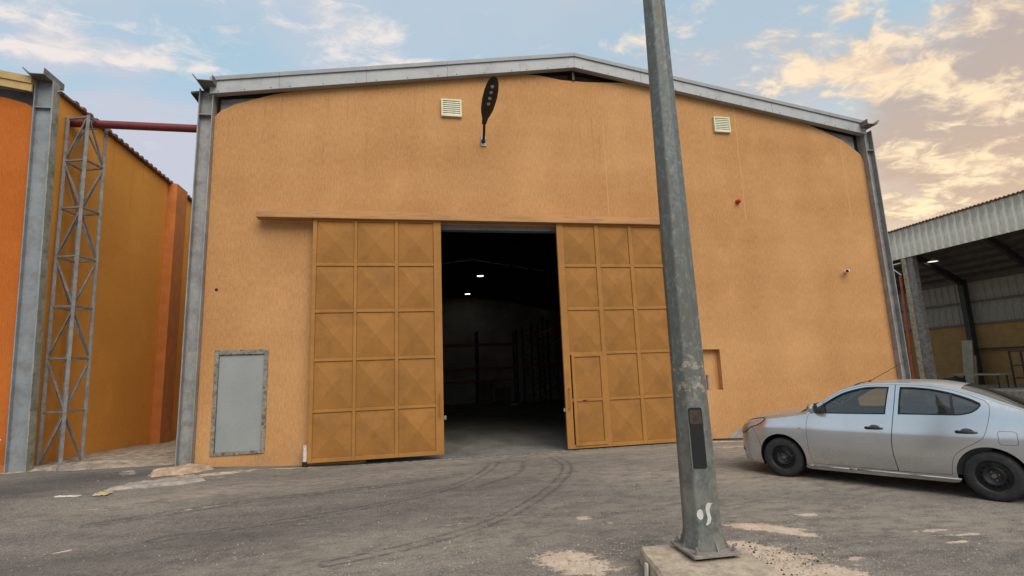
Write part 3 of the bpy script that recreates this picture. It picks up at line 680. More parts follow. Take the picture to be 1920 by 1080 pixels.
def bay_lamp(x, y, z, label, mat, roofz, group=None, r=.2):
    l = thing('bay_lamp', label, 'lamp', (x,y,z), group=group)
    B().lathe([(.05,.20),(.08,.16),(r*.8,.06),(r,0)], 18, (x,y,z)).out('shade', M_white, l, True)
    B().tube((x,y,z+.015),(x,y,z+.03),r*.86,n=18).out('lens', mat, l)
    B().tube((x,y,z+.2),(x,y,roofz),.012,n=6).out('hanger', M_steelD, l)
bay_lamp(3.86, 28.0, 7.22, 'round lit bay lamp hanging nearer in the dark warehouse', M_bay, 9.9, 'bay lamps in the warehouse')
bay_lamp(3.81, 34.0, 7.17, 'round lit bay lamp hanging lower and deeper in the dark warehouse', M_bay, 9.9, 'bay lamps in the warehouse')
k = B().box(5.95,6.35,31.2,31.5,.006,.10); tag(k.out('plastic_bag', M_white, bevel=.03), 'white plastic bag on the floor by the racks inside', 'bag')
o_ = bpy.data.objects['plastic_bag']

# ---------------------------------------------------------------- neighbouring building
def lean(z): return -.033*(z-8.45)
nbk = thing('neighbour_warehouse', 'deep orange warehouse with blue-grey steel column at the left edge', 'warehouse', (-12, 12.5, 0))
def leanb(b):
    for v in b.bm.verts: v.co.x += lean(v.co.z)
    return b
zf = lambda x: 8.30 + .16*(-8.06-x)
b = B().prism([(-24,-.1),(-8.06,-.1),(-8.06,7.98),(-8.25,8.10),(-8.6,8.20),(-9.3,8.36),(-10.5,8.6),(-15.9,9.4),(-24,8.2)], lambda p: (p[0],12.50,p[1]), lambda p: (p[0],12.74,p[1])); leanb(b).out('wall', M_wallN, nbk)
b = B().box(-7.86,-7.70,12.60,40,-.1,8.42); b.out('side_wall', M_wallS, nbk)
b = B().box(-7.695,-7.42,18.1,18.9,-.1,8.40); b.out('pilaster', M_pil, nbk)
for a_, c_ in ((-8.06,-10.0),(-10.006,-13),(-13.006,-15.9)):
    f = leanb(B().prism([(a_,zf(a_)),(c_,zf(c_)),(c_,zf(c_)+.17),(a_,zf(a_)+.17)], lambda p: (p[0],12.30,p[1]), lambda p: (p[0],12.34,p[1]))).out('fascia_panel', M_fasciaY, nbk)
    leanb(B().prism([(a_,zf(a_)+.175),(c_,zf(c_)+.175),(c_,zf(c_)+.34),(a_,zf(a_)+.34)], lambda p: (p[0],12.27,p[1]), lambda p: (p[0],12.6,p[1]))).out('top_trim', M_fasciaY, f)
leanb(B().prism([(-8.07,7.9),(-10,8.2),(-10,8.7),(-8.07,8.45)], lambda p: (p[0],12.76,p[1]), lambda p: (p[0],12.80,p[1]))).out('rafter_web', M_steelN, nbk)
b = B(); b.prism([(-7.75,8.40),(-15.9,9.75),(-15.9,9.80),(-7.60,8.45)], lambda p: (p[0],12.5,p[1]), lambda p: (p[0],40,p[1])); b.out('roof', M_roof, nbk)
ibeam(nbk, -8.06, -7.70, 12.38, 12.58, -.02, 8.62, M_steelN, lean=lean, stiff=(7.98,))
leanb(B().box(-7.70,-7.685,12.38,12.59,-.02,8.62)).out('column_flange', paint('greenish_flange', (.30,.29,.22), .55, .1, var=.2, dirt=(.16,.10,.06), dirt_amt=.6), nbk)
gutter(nbk, -7.74, -1, 12.12, 12.8, 8.62, M_gutter)
b = B()
for i in range(96):                                  # corrugated sheet ends along the eave
    y = 12.95+i*.28
    b.prism([(y,8.44),(y+.05,8.52),(y+.15,8.52),(y+.20,8.44)], lambda p: (-7.80,p[0],p[1]), lambda p: (-7.58,p[0],p[1]-.03))
b.box(-7.82,-7.60,12.62,40,8.40,8.44); tag(b.out('eave_sheet', M_rust, nbk, weld=False), kind='stuff')
b = B(); b.tube((-7.93,12.24,.25),(-7.90,12.24,.85),.028,n=10); b.tube((-7.90,12.24,.85),(-7.885,12.33,.93),.028,n=10); b.out('vent_pipe', M_pvc, nbk, True)
leanb(B().box(-24,-8.08,12.46,12.5,-.1,.42)).out('plinth', M_pil, nbk)

# red pipe between the buildings
rp = thing('red_pipe', 'dark red pipe spanning high between the two warehouses', 'pipe', (-6.2,13.05,7.95))
B().tube((-7.68,13.05,7.96),(-4.43,13.05,7.97),.095,n=18).out('pipe', M_red, rp, True)
B().tube((-7.45,13.05,7.96),(-7.40,13.05,7.96),.115,n=18).out('coupling', M_red, rp, True)

# lattice tower carrying the pipe
tw = thing('lattice_tower', 'grey steel lattice tower in the gap, carrying the red pipe', 'tower', (-7.4,13.05,.2))
M_tower = paint('dull_tower_paint', (.20,.185,.17), .65, .1, var=.2, scale=4, dirt=(.12,.07,.045), dirt_amt=.5)
legs = [(-7.585,12.90),(-7.10,12.75),(-6.99,13.26),(-7.50,13.41)]
TZ0, TZ1 = .24, 8.02
def lp(i, z): x, y = legs[i%4]; return Vector((x+.07-.14*(z-TZ0)/(TZ1-TZ0), y, z))
for i in range(4):
    b = B(); p0, p1 = lp(i,TZ0-.1), lp(i,TZ1); c = Vector((-7.29,13.08,0)); 
    b.bar(p0, p1, .068, .068, (legs[i][0]-c.x, legs[i][1]-c.y, 0)); b.out('leg', M_tower, tw, bevel=.004)
NL = 7; dzl = (TZ1-TZ0)/NL
for k_ in range(NL+1):
    z = TZ0+.05+k_*dzl if k_ < NL else TZ1-.03
    if k_ == 0: continue
    for i in range(4): B().bar(lp(i,z), lp(i+1,z), .04, .04).out('cross_bar', M_tower, tw)
for k_ in range(NL):
    z0, z1 = TZ0+k_*dzl+.06, TZ0+(k_+1)*dzl
    for i in range(4):
        a_, c_ = (i, i+1) if (k_+i) % 2 == 0 else (i+1, i)
        B().bar(lp(a_,z0), lp(c_,z1), .032, .032).out('brace', M_tower, tw)
for i in range(4): B().box(legs[i][0]+.04,legs[i][0]+.24,legs[i][1]-.1,legs[i][1]+.1,float(gh(legs[i][0],legs[i][1]))-.02,float(gh(legs[i][0],legs[i][1]))+.055).out('foot_plate', M_conc, tw)

# broken slabs at the corner of the warehouse
def slab(name, pts, z0, z1, mat, label, cat, jit=.02):
    P = []
    for i in range(len(pts)):
        a_, c_ = Vector(pts[i]), Vector(pts[(i+1)%len(pts)])
        for k_ in range(5):
            q_ = a_.lerp(c_, k_/5); P.append((q_.x+random.uniform(-jit,jit), q_.y+random.uniform(-jit,jit)))
    o = B().prism(P, lambda p: (p[0],p[1],float(gh(p[0],p[1]))+z0), lambda p: (p[0]+random.uniform(-.02,.02),p[1]+random.uniform(-.02,.02),float(gh(p[0],p[1]))+z1+random.uniform(-.008,.008))).out(name, mat, smooth=30)
    return tag(o, label, cat)
def mound(name, cx, cy, rx, ry, rot, h, mat, label, cat, seed, rough=.35):
    b = B(); n = 26; g_ = {}
    c, s_ = math.cos(rot), math.sin(rot)
    for i in range(n):
        for j in range(n):
            u, v = 2*i/(n-1)-1, 2*j/(n-1)-1
            x = cx+(u*rx*c-v*ry*s_)*1.15; y = cy+(u*rx*s_+v*ry*c)*1.15
            d = math.hypot(u, v)*1.1 + rough*noise.noise(Vector((u*2.3, v*2.3, seed))) + rough*.4*noise.noise(Vector((u*7, v*7, seed)))
            k = 1-min(1, max(0, (d-.62)/.32)); k = k*k*(3-2*k)
            z = float(gh(x,y)) - .02 + (h+.02)*k + .35*h*k*noise.noise(Vector((x*6,y*6,seed+3)))
            g_[i,j] = b.bm.verts.new((x,y,z))
    for i in range(n-1):
        for j in range(n-1): b.bm.faces.new((g_[i,j],g_[i+1,j],g_[i+1,j+1],g_[i,j+1]))
    return tag(b.out(name, mat, smooth=40), label, cat)
mound('concrete_slab', -4.45, 11.85, .62, .30, .72, .10, paint('splashed_concrete', (.42,.29,.19), .95, 0, var=.25, scale=6, bump=.8, dirt=(.25,.17,.11), dirt_amt=.5), 'broken orange splashed concrete lump at the foot of the warehouse corner', 'concrete lump', 2)
mound('concrete_slab', -4.3, 10.95, .85, .34, .50, .045, M_conc, 'flat pale cracked concrete slab on the asphalt before the warehouse corner', 'concrete slab', 9, .5)
slab('rubble_lump', [(-7.0,12.45),(-6.7,12.55),(-6.4,12.5),(-6.75,12.3)], -.04, .07, M_conc, 'small concrete lump at the lattice tower foot', 'rubble', .03)
slab('rubble_lump', [(-5.45,11.75),(-5.3,11.85),(-5.2,11.78),(-5.35,11.65)], -.03, .05, M_conc, 'small grey lump on dark asphalt by the alley mouth', 'rubble', .03)
# wrapper litter
def crumple(name, cx, cy, sx_, sy_, h, mat, label, cat, seed):
    b = B(); n = 7; g_ = {}
    for i in range(n):
        for j in range(n):
            u, v = i/(n-1)-.5, j/(n-1)-.5
            x = cx+u*sx_*(1+.4*noise.noise(Vector((u*5,v*5,seed)))); y = cy+v*sy_*(1+.4*noise.noise(Vector((v*5,u*5,seed+4))))
            z = float(gh(x,y))+.012+h*max(0, .5+noise.noise(Vector((u*7,v*7,seed+9))))*(1-4*max(u*u,v*v)*.8)
            g_[i,j] = b.bm.verts.new((x,y,z))
    for i in range(n-1):
        for j in range(n-1): b.bm.faces.new((g_[i,j],g_[i+1,j],g_[i+1,j+1],g_[i,j+1]))
    o = b.out(name, mat); s = o.modifiers.new('s','SOLIDIFY'); s.thickness = .003
    return tag(o, label, cat)
crumple('wrapper', -4.95, 10.15, .20, .20, .06, M_trash, 'crumpled yellowish wrapper lying on the asphalt at far left', 'litter', 3)
crumple('paper_scrap', -5.45, 10.12, .34, .10, .02, M_pvc, 'flat white paper scrap beside the yellowish wrapper', 'litter', 8)

# cable and cement splash at the right of the pole
b = B(); P = [(7.45,12.35,.02),(7.75,12.2,.03),(8.1,12.05,.03),(8.6,12.0,.025),(9.2,12.05,.03),(9.6,12.25,.03)]
for p0, p1 in zip(P[:-1], P[1:]): b.tube(p0, p1, .018, n=6)
tag(b.out('cable', M_black, smooth=True), 'black cable on the ground against the wall behind the car nose', 'cable')
b = B(); b.prism([(7.85,-.02),(8.05,.10),(8.3,.22),(8.6,.30),(8.95,.27),(9.3,.12),(9.5,-.02)], lambda p: (p[0],WY-.012,p[1]), lambda p: (p[0],WY+.005,p[1]))
tag(b.out('cement_smear', M_conc), 'grey cement smear on the wall foot behind the car nose', 'cement')
# loose gravel
b = B()
def pebble(x, y, s):
    z = float(gh(x,y)); v = []
    for dx, dy, dzz in ((1,0,0),(.2,1,0),(-1,.1,0),(-.1,-1,0)): v.append(b.bm.verts.new((x+dx*s*random.uniform(.6,1.2), y+dy*s*random.uniform(.6,1.2), z-.002)))
    t = b.bm.verts.new((x+random.uniform(-.3,.3)*s, y+random.uniform(-.3,.3)*s, z+s*random.uniform(.5,1)))
    for i in range(4): b.bm.faces.new((v[i], v[(i+1)%4], t))
for i in range(11000):
    if i < 7600: x = random.gauss(1.2, 2.4); y = 3.6+abs(random.gauss(0, 1.5))
    elif i < 9800: x = random.uniform(-6, 8); y = random.uniform(4, 12)
    else: x = random.gauss(3.3, .45); y = random.gauss(4.7, .5)
    if 2.0 < x < 3.0 and 4.0 < y < 5.0: continue
    pebble(x, y, random.choice((.004,.005,.006,.008,.010,.013)))
tag(b.out('gravel', M_stone, weld=False), 'loose pebbles and grit scattered over the asphalt', 'gravel', kind='stuff')
b = B()
for i in range(240):
    x = random.gauss(3.15,.32); y = random.gauss(4.75,.38)
    if x < 3.0 and y < 5.0: continue
    pebble(x, y, random.choice((.006,.008,.012,.016)))
tag(b.out('dark_grit', M_blackm, weld=False), 'dark crumbs of asphalt lying on the sand by the pole base', 'grit', kind='stuff')

# ---------------------------------------------------------------- the galvanised pole on its base
pb = thing('concrete_base', 'low sandy concrete base block under the galvanised pole', 'concrete block', (2.55,4.5,0))
base_pts = [(2.135,5.00),(2.62,4.96),(2.93,4.93),(2.985,4.60),(2.96,4.12),(2.90,4.05),(2.45,3.93),(1.95,3.90),(1.97,4.2)]
blk = B(); P = []
for i in range(len(base_pts)):
    a_, c_ = Vector(base_pts[i]), Vector(base_pts[(i+1)%len(base_pts)])
    for k_ in range(4): q_ = a_.lerp(c_, k_/4); P.append((q_.x, q_.y))
rr = [random.uniform(-.012,.012) for _ in range(200)]
bo = [blk.bm.verts.new((x, y, -.05)) for x, y in P]
cx_, cy_ = 2.48, 4.47
md = [blk.bm.verts.new((x+rr[i], y+rr[i+50], .125+rr[i+100]*.6)) for i, (x, y) in enumerate(P)]
tp = [blk.bm.verts.new((x+(cx_-x)*.05+rr[i+20], y+(cy_-y)*.05+rr[i+60], .152+rr[i+90]*.4)) for i, (x, y) in enumerate(P)]
n_ = len(P)
for A_, C_ in ((bo, md), (md, tp)):
    for i in range(n_): blk.bm.faces.new((A_[i], A_[(i+1)%n_], C_[(i+1)%n_], C_[i]))
blk.bm.faces.new(tp)
blk.out('block', M_postb, pb, smooth=25)
# darker kerb face with a white mark on the left side
B().prism([(1.955,4.62),(1.968,4.615),(1.968+.0,4.66),(1.955,4.665)], lambda p: (p[0]+.065,p[1]-.02,.02), lambda p: (p[0]+.072,p[1]-.02,.125)).out('paint_mark', M_mark, pb)
pl = thing('light_pole', 'tall tapered galvanised octagonal pole with an open black access slot', 'pole', (2.63,4.66,.15))
pc = Vector((2.63,4.68,0))
def Rp(z): return .178-.0105*z
b = B()
b.tube(pc+Vector((0,0,.205)), pc+Vector((0,0,9.6)), Rp(.2), Rp(9.6), n=8, rot=rad(4))
sh = b.out('shaft', M_galv, pl, bevel=.012, seg=2)
b = B().prism([(2.405,4.885),(2.87,4.85),(2.83,4.40),(2.385,4.415)], lambda p: (p[0],p[1],.182), lambda p: (p[0],p[1],.206)); b.out('base_plate', M_plate, pl, bevel=.003)
b = B().prism([(2.45,4.85),(2.82,4.82),(2.79,4.45),(2.43,4.46)], lambda p: (p[0],p[1],.14), lambda p: (p[0],p[1],.183)); b.out('grout_pad', M_blackm, pl)
for bx, by in ((2.45,4.83),(2.81,4.80),(2.79,4.455),(2.44,4.465)):
    n1 = B().tube((bx,by,.204),(bx,by,.228),.022,n=6).out('nut', M_plate, pl)
    B().tube((bx,by,.226),(bx,by,.262),.011,n=8).out('bolt', M_plate, n1, True)
B().tube(pc+Vector((0,0,.207)), pc+Vector((0,0,.34)), Rp(.2)+.022, Rp(.34)+.001, n=8, rot=rad(4), cap=False).out('foot_skirt', M_galv, pl)
for i in range(8):                                     # gussets where the shaft flares on its plate
    t = rad(4)+math.pi/4*i; d = Vector((math.cos(t), math.sin(t), 0)); r = Rp(.2)
    n = Vector((-d.y, d.x, 0))*.006; g_ = B()
    A_ = [pc+d*(r-.02)+Vector((0,0,.205)), pc+d*(r+.045)+Vector((0,0,.205)), pc+d*(r+.018)+Vector((0,0,.27)), pc+d*(r-.02)+Vector((0,0,.36))]
    va = [g_.bm.verts.new(p-n) for p in A_]; vb = [g_.bm.verts.new(p+n) for p in A_]
    g_.bm.faces.new(va); g_.bm.faces.new(vb[::-1])
    for k_ in range(4): g_.bm.faces.new((va[k_], va[(k_+1)%4], vb[(k_+1)%4], vb[k_]))
    g_.out('gusset', M_galv, pl)
# access slot: on the facet that faces the camera slightly right
ft_ = rad(4+45*5+22.5)                                # facet normal direction
fd = Vector((math.cos(ft_), math.sin(ft_), 0)); fs = Vector((-fd.y, fd.x, 0))
def on_facet(u, z, off): ap = Rp(z)*math.cos(math.pi/8); return pc + fd*(ap+off) + fs*u + Vector((0,0,z))
def facet_shape(pts, name, mat, off0, off1, du=0):
    return B().prism(pts, lambda p: on_facet(p[0]+du, p[1], off0), lambda p: on_facet(p[0]+du, p[1], off1)).out(name, mat, pl)
def rrect(u0, u1, z0, z1, r, n=5):
    P = []
    for cx, cz, a0 in ((u1-r,z1-r,0),(u0+r,z1-r,90),(u0+r,z0+r,180),(u1-r,z0+r,270)):
        for i in range(n): t = rad(a0+90*i/(n-1)); P.append((cx+r*math.cos(t), cz+r*math.sin(t)))
    return P
facet_shape(rrect(-.058,.064,.90,1.44,.02), 'access_slot', M_blackm, -.03, .0035)
facet_shape(rrect(-.050,.056,1.29,1.42,.02), 'rusty_plate', paint('rusty_slot_plate', (.055,.038,.026), .85, var=.3, scale=20), .0035, .006)
facet_shape([(-.070,.88),(-.060,.88),(-.060,1.30),(-.068,1.30)], 'slot_lip', M_galv, .002, .007)
facet_shape([(-.016,.475),(-.030,.462),(-.050,.468),(-.064,.490),(-.066,.515),(-.055,.540),(-.036,.553),(-.020,.548),(-.010,.525),(-.010,.497)][::-1], 'paint_mark', M_mark, .001, .0035, du=.0)
S_ = [(.0,.42,.010),(.02,.445,.015),(.03,.48,.016),(.022,.515,.016),(.018,.55,.017),(.028,.585,.02),(.045,.61,.018),(.058,.605,.010)]
P = [(u-r_, z) for u, z, r_ in S_] + [(u+r_, z-.003) for u, z, r_ in reversed(S_)]
facet_shape(P, 'paint_mark', M_mark, .001, .0035, du=.012)

# ---------------------------------------------------------------- open shed on the right
sh = thing('open_shed', 'open sided steel shed with ribbed cream fascia at the right edge', 'shed', (28,20,0))
FX = 26.0
fz0, fz1 = 7.18, 8.73
wp = .36
pan = B()
pr_ = [(0,0),(.05,.0),(.075,-.035),(.115,-.035),(.14,0),(wp+.01,0)]
v0 = [pan.bm.verts.new((FX+dx, y, fz0)) for y, dx in pr_]; v1 = [pan.bm.verts.new((FX+dx, y, fz1)) for y, dx in pr_]
for i in range(len(pr_)-1): pan.bm.faces.new((v0[i], v0[i+1], v1[i+1], v1[i]))
p0 = pan.out('cladding_panel', M_clad, sh, off=Vector((28,20,0)))
m_ = p0.modifiers.new('s', 'SOLIDIFY'); m_.thickness = .004
p0.location = (0, 6.16, 0)
for i in range(1, 54): inst(p0, (0, 6.16+i*wp + random.uniform(-.002,.002), 0), sh)
capb = B()
for i in range(108):
    y = 6.16+i*.18; capb.prism([(y,fz1+.03),(y+.03,fz1+.08),(y+.10,fz1+.08),(y+.13,fz1+.03)], lambda p: (FX-.12,p[0],p[1]), lambda p: (FX+.25,p[0],p[1]-.02))
capb.box(FX-.10,FX+.25,6.16,25.6,fz1,fz1+.03)
# the shared builder works in world space; give the whole fascia its real y range by shifting the panels
tag(capb.out('roof_edge', M_rust, sh, weld=False), kind='stuff')
zr0, zr1 = 8.05, 6.35
XB = 31.6
b = B()
for i in range(44):                                    # ribbed roof sheet
    y0, y1 = 6.0+i*.7, 6.7+i*.7
    b.prism([(y0,0),(y0+.5,0),(y0+.55,.05),(y0+.65,.05),(y1,0)], lambda p: (FX+.03,p[0],zr0+p[1]), lambda p: (XB,p[0],zr1+p[1]))
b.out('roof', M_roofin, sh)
for i in range(7):
    x = FX+.4+i*.85; z = zr0+(zr1-zr0)*(x-FX)/(XB-FX)
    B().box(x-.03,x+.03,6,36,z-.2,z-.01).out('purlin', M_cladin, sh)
for y, yb in ((22.75,24.2),(8.6,10.0),(28.5,30)):
    r = B().bar((FX+.35,y,zr0-.65),(XB-.1,yb,zr1-.35),.16,.36); r.out('rafter', M_steelD, sh)
    c = B(); c.box(FX+.05,FX+.09,y+.02,y+.28,0,fz0+.4); c.out('column_flange', M_colf, sh)
    c = B(); c.box(FX+.10,FX+.40,y-.32,y+.02,0,fz0+.4); c.out('column', M_colm, sh)
    c = B(); c.box(XB-.45,XB-.12,yb-.14,yb+.14,.0,zr1-.1); c.out('column', M_steelD, sh)
# bright bracket and orange downpipe by the column
B().bar((FX+.35,19.2,zr0-.4),(XB-.1,20.6,zr1-.35),.16,.36).out('rafter', M_steelD, sh)
b = B(); b.bar((FX-.05,23.0,6.95),(FX-.05,23.75,6.93),.05,.05); b.bar((FX-.05,23.7,6.93),(FX-.05,23.05,6.30),.04,.04); b.out('knee_bracket', M_white, sh)
b = B(); b.tube((FX+.1,23.45,.2),(FX+.1,23.25,6.3),.07,n=10); b.out('downpipe', M_orpipe, sh, True)
# back wall: yellow render below, ribbed cladding above, girts
B().box(XB,XB+.2,4,40,0,3.66).out('back_wall', M_yel, sh)
b = B(); y = 6.0; P = []
bc = B()
q0 = [(0,0),(.05,0),(.075,-.03),(.115,-.03),(.14,0),(.40,0)]
a0 = [bc.bm.verts.new((XB+.02+dx, yy, 3.66)) for yy, dx in q0]; a1 = [bc.bm.verts.new((XB+.02+dx, yy, zr1)) for yy, dx in q0]
for i in range(len(q0)-1): bc.bm.faces.new((a0[i], a0[i+1], a1[i+1], a1[i]))
c0 = bc.out('wall_panel', paint('dull_wall_panel', (.30,.265,.21), .6, 0, var=.1, stretch=(1,1,.3), dirt=(.16,.12,.08), dirt_amt=.5), sh, off=Vector((28,20,0)))
c0.location = (0,8,0)
for i in range(1, 70): inst(c0, (0, 8+i*.4, 0), sh)
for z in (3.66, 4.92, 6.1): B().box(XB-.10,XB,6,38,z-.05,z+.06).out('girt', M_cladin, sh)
B().box(26,XB,36,36.2,0,7).out('end_wall', M_yel, sh)
tag(B().box(FX-.4,XB+.1,3,40,-.05,.30).out('shed_floor', M_conc), 'raised grey concrete floor under the open shed', kind='structure')
bay_lamp(27.9, 22.84, 7.00, 'lit round lamp hanging under the open shed roof', M_shedl, 7.5, r=.26)
# things stored in the shed
rk = thing('steel_rack', 'black steel frame rack with two shelves standing in the open shed', 'rack', (29,19.6,.3))
rb0 = Vector((28.6,0,0))
ys_ = (18.1,19.3,20.5); 
for y in ys_:
    for dx in (0,.7): B().bar((28.6+dx,y,.30),(28.6+dx,y,2.05),.06,.06,(1,0,0)).out('post', M_steelD, rk)
for z in (.75,1.35,2.02):
    for dx in (0,.7): B().bar((28.6+dx,18.1,z),(28.6+dx,20.5,z),.06,.06).out('rail', M_steelD, rk)
for z in (.79,1.39): B().box(28.6,29.3,18.1,19.3,z,z+.03).out('shelf', M_steelD, rk)
bd = thing('white_board', 'tall white board leaning at the shed back column', 'board', (29.8,22.9,.3))
B().prism([(0,.3),(.06,.3),(.40,2.75),(.34,2.75)], lambda p: (30.3+p[0],23.7,p[1]), lambda p: (30.3+p[0],24.25,p[1])).out('panel', paint('offwhite_board', (.36,.32,.24), .7), bd)
B().bar((30.2,23.5,.3),(30.5,23.56,1.9),.12,.05,(1,0,0)).out('batten', M_wood, bd)
pi = thing('steel_bar_stack', 'stack of dark steel bars on the shed floor', 'stack', (28.2,24.2,.3))
for i in range(5): B().box(28.0+i*.12,28.1+i*.12,22.6-i*.1,25.4,.30+.1*(i%2),.39+.1*(i%2)).out('bar', M_steelD, pi)
for i, (x, y, s, lab) in enumerate(((28.8,25.0,.5,'dark covered heap behind the shed column, left one'),(29.2,23.9,.45,'dark covered heap beside the white board'))):
    b = B(); b.lathe([(s*1.2,0),(s*1.1,s*.5),(s*.8,s*.9),(s*.3,s*1.15),(0,s*1.2)], 12, (x,y,.3))
    for v in b.bm.verts: v.co += Vector((noise.noise(v.co*2), noise.noise(v.co*2+Vector((5,0,0))), noise.noise(v.co*3)*.6))*.18
    tag(b.out('covered_heap', M_steelD, smooth=True), lab, 'heap')
bn = thing('work_table', 'low pale work table in front of the shed rack', 'table', (28.0,21,.3))
B().box(27.6,28.3,20.4,22.6,.92,.99).out('top', paint('pale_table_top', (.30,.25,.19), .7), bn)
for x in (27.65,28.2):
    for y in (20.5,22.5): B().box(x,x+.05,y,y+.05,.3,.92).out('leg', M_steelD, bn)
B().bar((31.4,24.6,2.25),(31.4,21.6,2.25),.08,.08).out('wall_rail', M_steelD, sh)

#CAR#
# ---------------------------------------------------------------- the silver saloon
def interp(tab, x):
    """monotone-ish cubic hermite through a table"""
    if x <= tab[0][0]: return tab[0][1]
    if x >= tab[-1][0]: return tab[-1][1]
    for i in range(len(tab)-1):
        if x <= tab[i+1][0]:
            x0, y0 = tab[i]; x1, y1 = tab[i+1]; h = x1-x0; t = (x-x0)/h
            def sl(k):
                if k <= 0 or k >= len(tab)-1: 
                    return (tab[1][1]-tab[0][1])/(tab[1][0]-tab[0][0]) if k <= 0 else (tab[-1][1]-tab[-2][1])/(tab[-1][0]-tab[-2][0])
                a = (tab[k][1]-tab[k-1][1])/(tab[k][0]-tab[k-1][0]); c = (tab[k+1][1]-tab[k][1])/(tab[k+1][0]-tab[k][0])
                return 0 if a*c <= 0 else 2*a*c/(a+c)
            m0, m1 = sl(i), sl(i+1)
            return y0*(2*t**3-3*t*t+1)+h*m0*(t**3-2*t*t+t)+y1*(-2*t**3+3*t*t)+h*m1*(t**3-t*t)
T_rail = [(-.80,.62),(-.74,.74),(-.66,.82),(-.55,.875),(-.40,.915),(-.2,.95),(.1,.99),(.33,1.025),(.45,1.07),(.67,1.215),(.94,1.380),(1.18,1.452),(1.40,1.474),(1.65,1.478),(2.0,1.456),(2.26,1.400),(2.5,1.315),(2.75,1.205),(2.95,1.125),(3.15,1.085),(3.45,1.06),(3.57,1.0),(3.63,.80)]
T_cen = [(-.80,.66),(-.74,.79),(-.66,.875),(-.55,.935),(-.40,.985),(-.2,1.02),(.1,1.065),(.33,1.105),(.45,1.16),(.67,1.29),(.94,1.425),(1.18,1.485),(1.40,1.503),(1.65,1.507),(2.0,1.492),(2.26,1.452),(2.5,1.385),(2.75,1.275),(2.95,1.175),(3.10,1.125),(3.15,1.12),(3.45,1.105),(3.57,1.05),(3.63,.85)]
T_yr = [(-.80,.20),(-.74,.46),(-.66,.56),(-.55,.64),(-.40,.70),(-.2,.735),(.1,.75),(.33,.755),(.45,.745),(.67,.70),(.94,.635),(1.18,.595),(1.65,.575),(2.0,.58),(2.26,.59),(2.5,.61),(2.75,.64),(2.95,.67),(3.15,.69),(3.45,.67),(3.57,.60),(3.63,.48)]
T_w = [(-.80,.32),(-.78,.52),(-.74,.63),(-.66,.72),(-.55,.775),(-.40,.80),(-.2,.828),(.1,.84),(.5,.846),(1.5,.848),(2.6,.846),(2.95,.83),(3.2,.80),(3.4,.755),(3.55,.67),(3.60,.60),(3.63,.50)]
def secw(s, z):
    wm = interp(T_w, s); zr = interp(T_rail, s); yr = interp(T_yr, s); 
    cab = min(1, max(0, (s-.15)/.5)) * min(1, max(0, (3.25-s)/.5))
    zb = min(1.02, zr-.05); zb = zb*(1) if cab > 0 else zr-.05
    yb = wm-.052*cab - (1-cab)*.03; yb = max(yb, yr+.01)
    zm = min(.76, zb-.06)
    k = [(.15,wm-.075),(.24,wm-.035),(.34,wm-.016),(.52,wm-.002),(zm,wm-.006 if zm > .6 else wm-.01),(zb,yb),(zr,yr)]
    if cab > .5 and zr-zb > .2:
        k.insert(-1, (zb+(zr-zb)*.45, yb+(yr-yb)*.38+.008))
    return interp(k, z)
def side_normal(s, z):
    e = .004; ds = (secw(s+e,z)-secw(s-e,z))/(2*e); dzz = (secw(s,z+e)-secw(s,z-e))/(2*e)
    return Vector((-ds, 1, -dzz)).normalized()      # for +Y side
def side_mesh(name, loops, mat, parent, sg, off=0., step=.06, thick=0, grid=True):
    bm = bmesh.new(); flat = [p for l in loops for p in l]
    vs_ = [bm.verts.new((p[0], 0, p[1])) for p in flat]
    for t in tessellate_polygon([[Vector((p[0], p[1], 0)) for p in l] for l in loops]):
        try: bm.faces.new([vs_[i] for i in t])
        except ValueError: pass
    s0 = min(p[0] for p in flat); s1 = max(p[0] for p in flat); z0 = min(p[1] for p in flat); z1 = max(p[1] for p in flat)
    def cut(c, n): bmesh.ops.bisect_plane(bm, geom=bm.verts[:]+bm.edges[:]+bm.faces[:], plane_co=c, plane_no=n, dist=1e-6)
    x = math.floor(s0/step)*step+step
    while x < s1: cut((x,0,0),(1,0,0)); x += step if -.55 < x < 3.3 else step*.4
    z = math.floor(z0/.04)*.04+.04
    while z < z1: cut((0,0,z),(0,0,1)); z += .04
    bmesh.ops.triangulate(bm, faces=bm.faces[:])
    nrm = []
    for v in bm.verts:
        s, z = v.co.x, v.co.z; n = side_normal(s, z); y = secw(s, z)
        p = Vector((s, y, z)) + n*off
        v.co = Vector((p.x, sg*p.y, p.z)); nrm.append(Vector((n.x, sg*n.y, n.z)))
    for f in bm.faces:
        f.normal_update()
        if f.normal.y*sg < 0: f.normal_flip()
    me = bpy.data.meshes.new(name); bm.to_mesh(me); bm.free()
    me.polygons.foreach_set('use_smooth', [True]*len(me.polygons))
    me.normals_split_custom_set_from_vertices([tuple(n) for n in nrm])
    o = bpy.data.objects.new(name, me); col.objects.link(o); o.parent = parent; me.materials.append(mat)
    return o
def arc(cx, cz, r, a0, a1, n=22): return [(cx+r*math.cos(rad(a0+(a1-a0)*i/n)), cz+r*math.sin(rad(a0+(a1-a0)*i/n))) for i in range(n+1)]
def smoothp(pts, n=5):
    """closed catmull-rom"""
    out = []; L = len(pts)
    for i in range(L):
        p0, p1, p2, p3 = [Vector(pts[(i+k)%L]) for k in (-1,0,1,2)]
        for k in range(n):
            t = k/n; q = .5*((2*p1)+(p2-p0)*t+(2*p0-5*p1+4*p2-p3)*t*t+(3*p1-p0-3*p2+p3)*t**3); out.append((q.x, q.y))
    return out
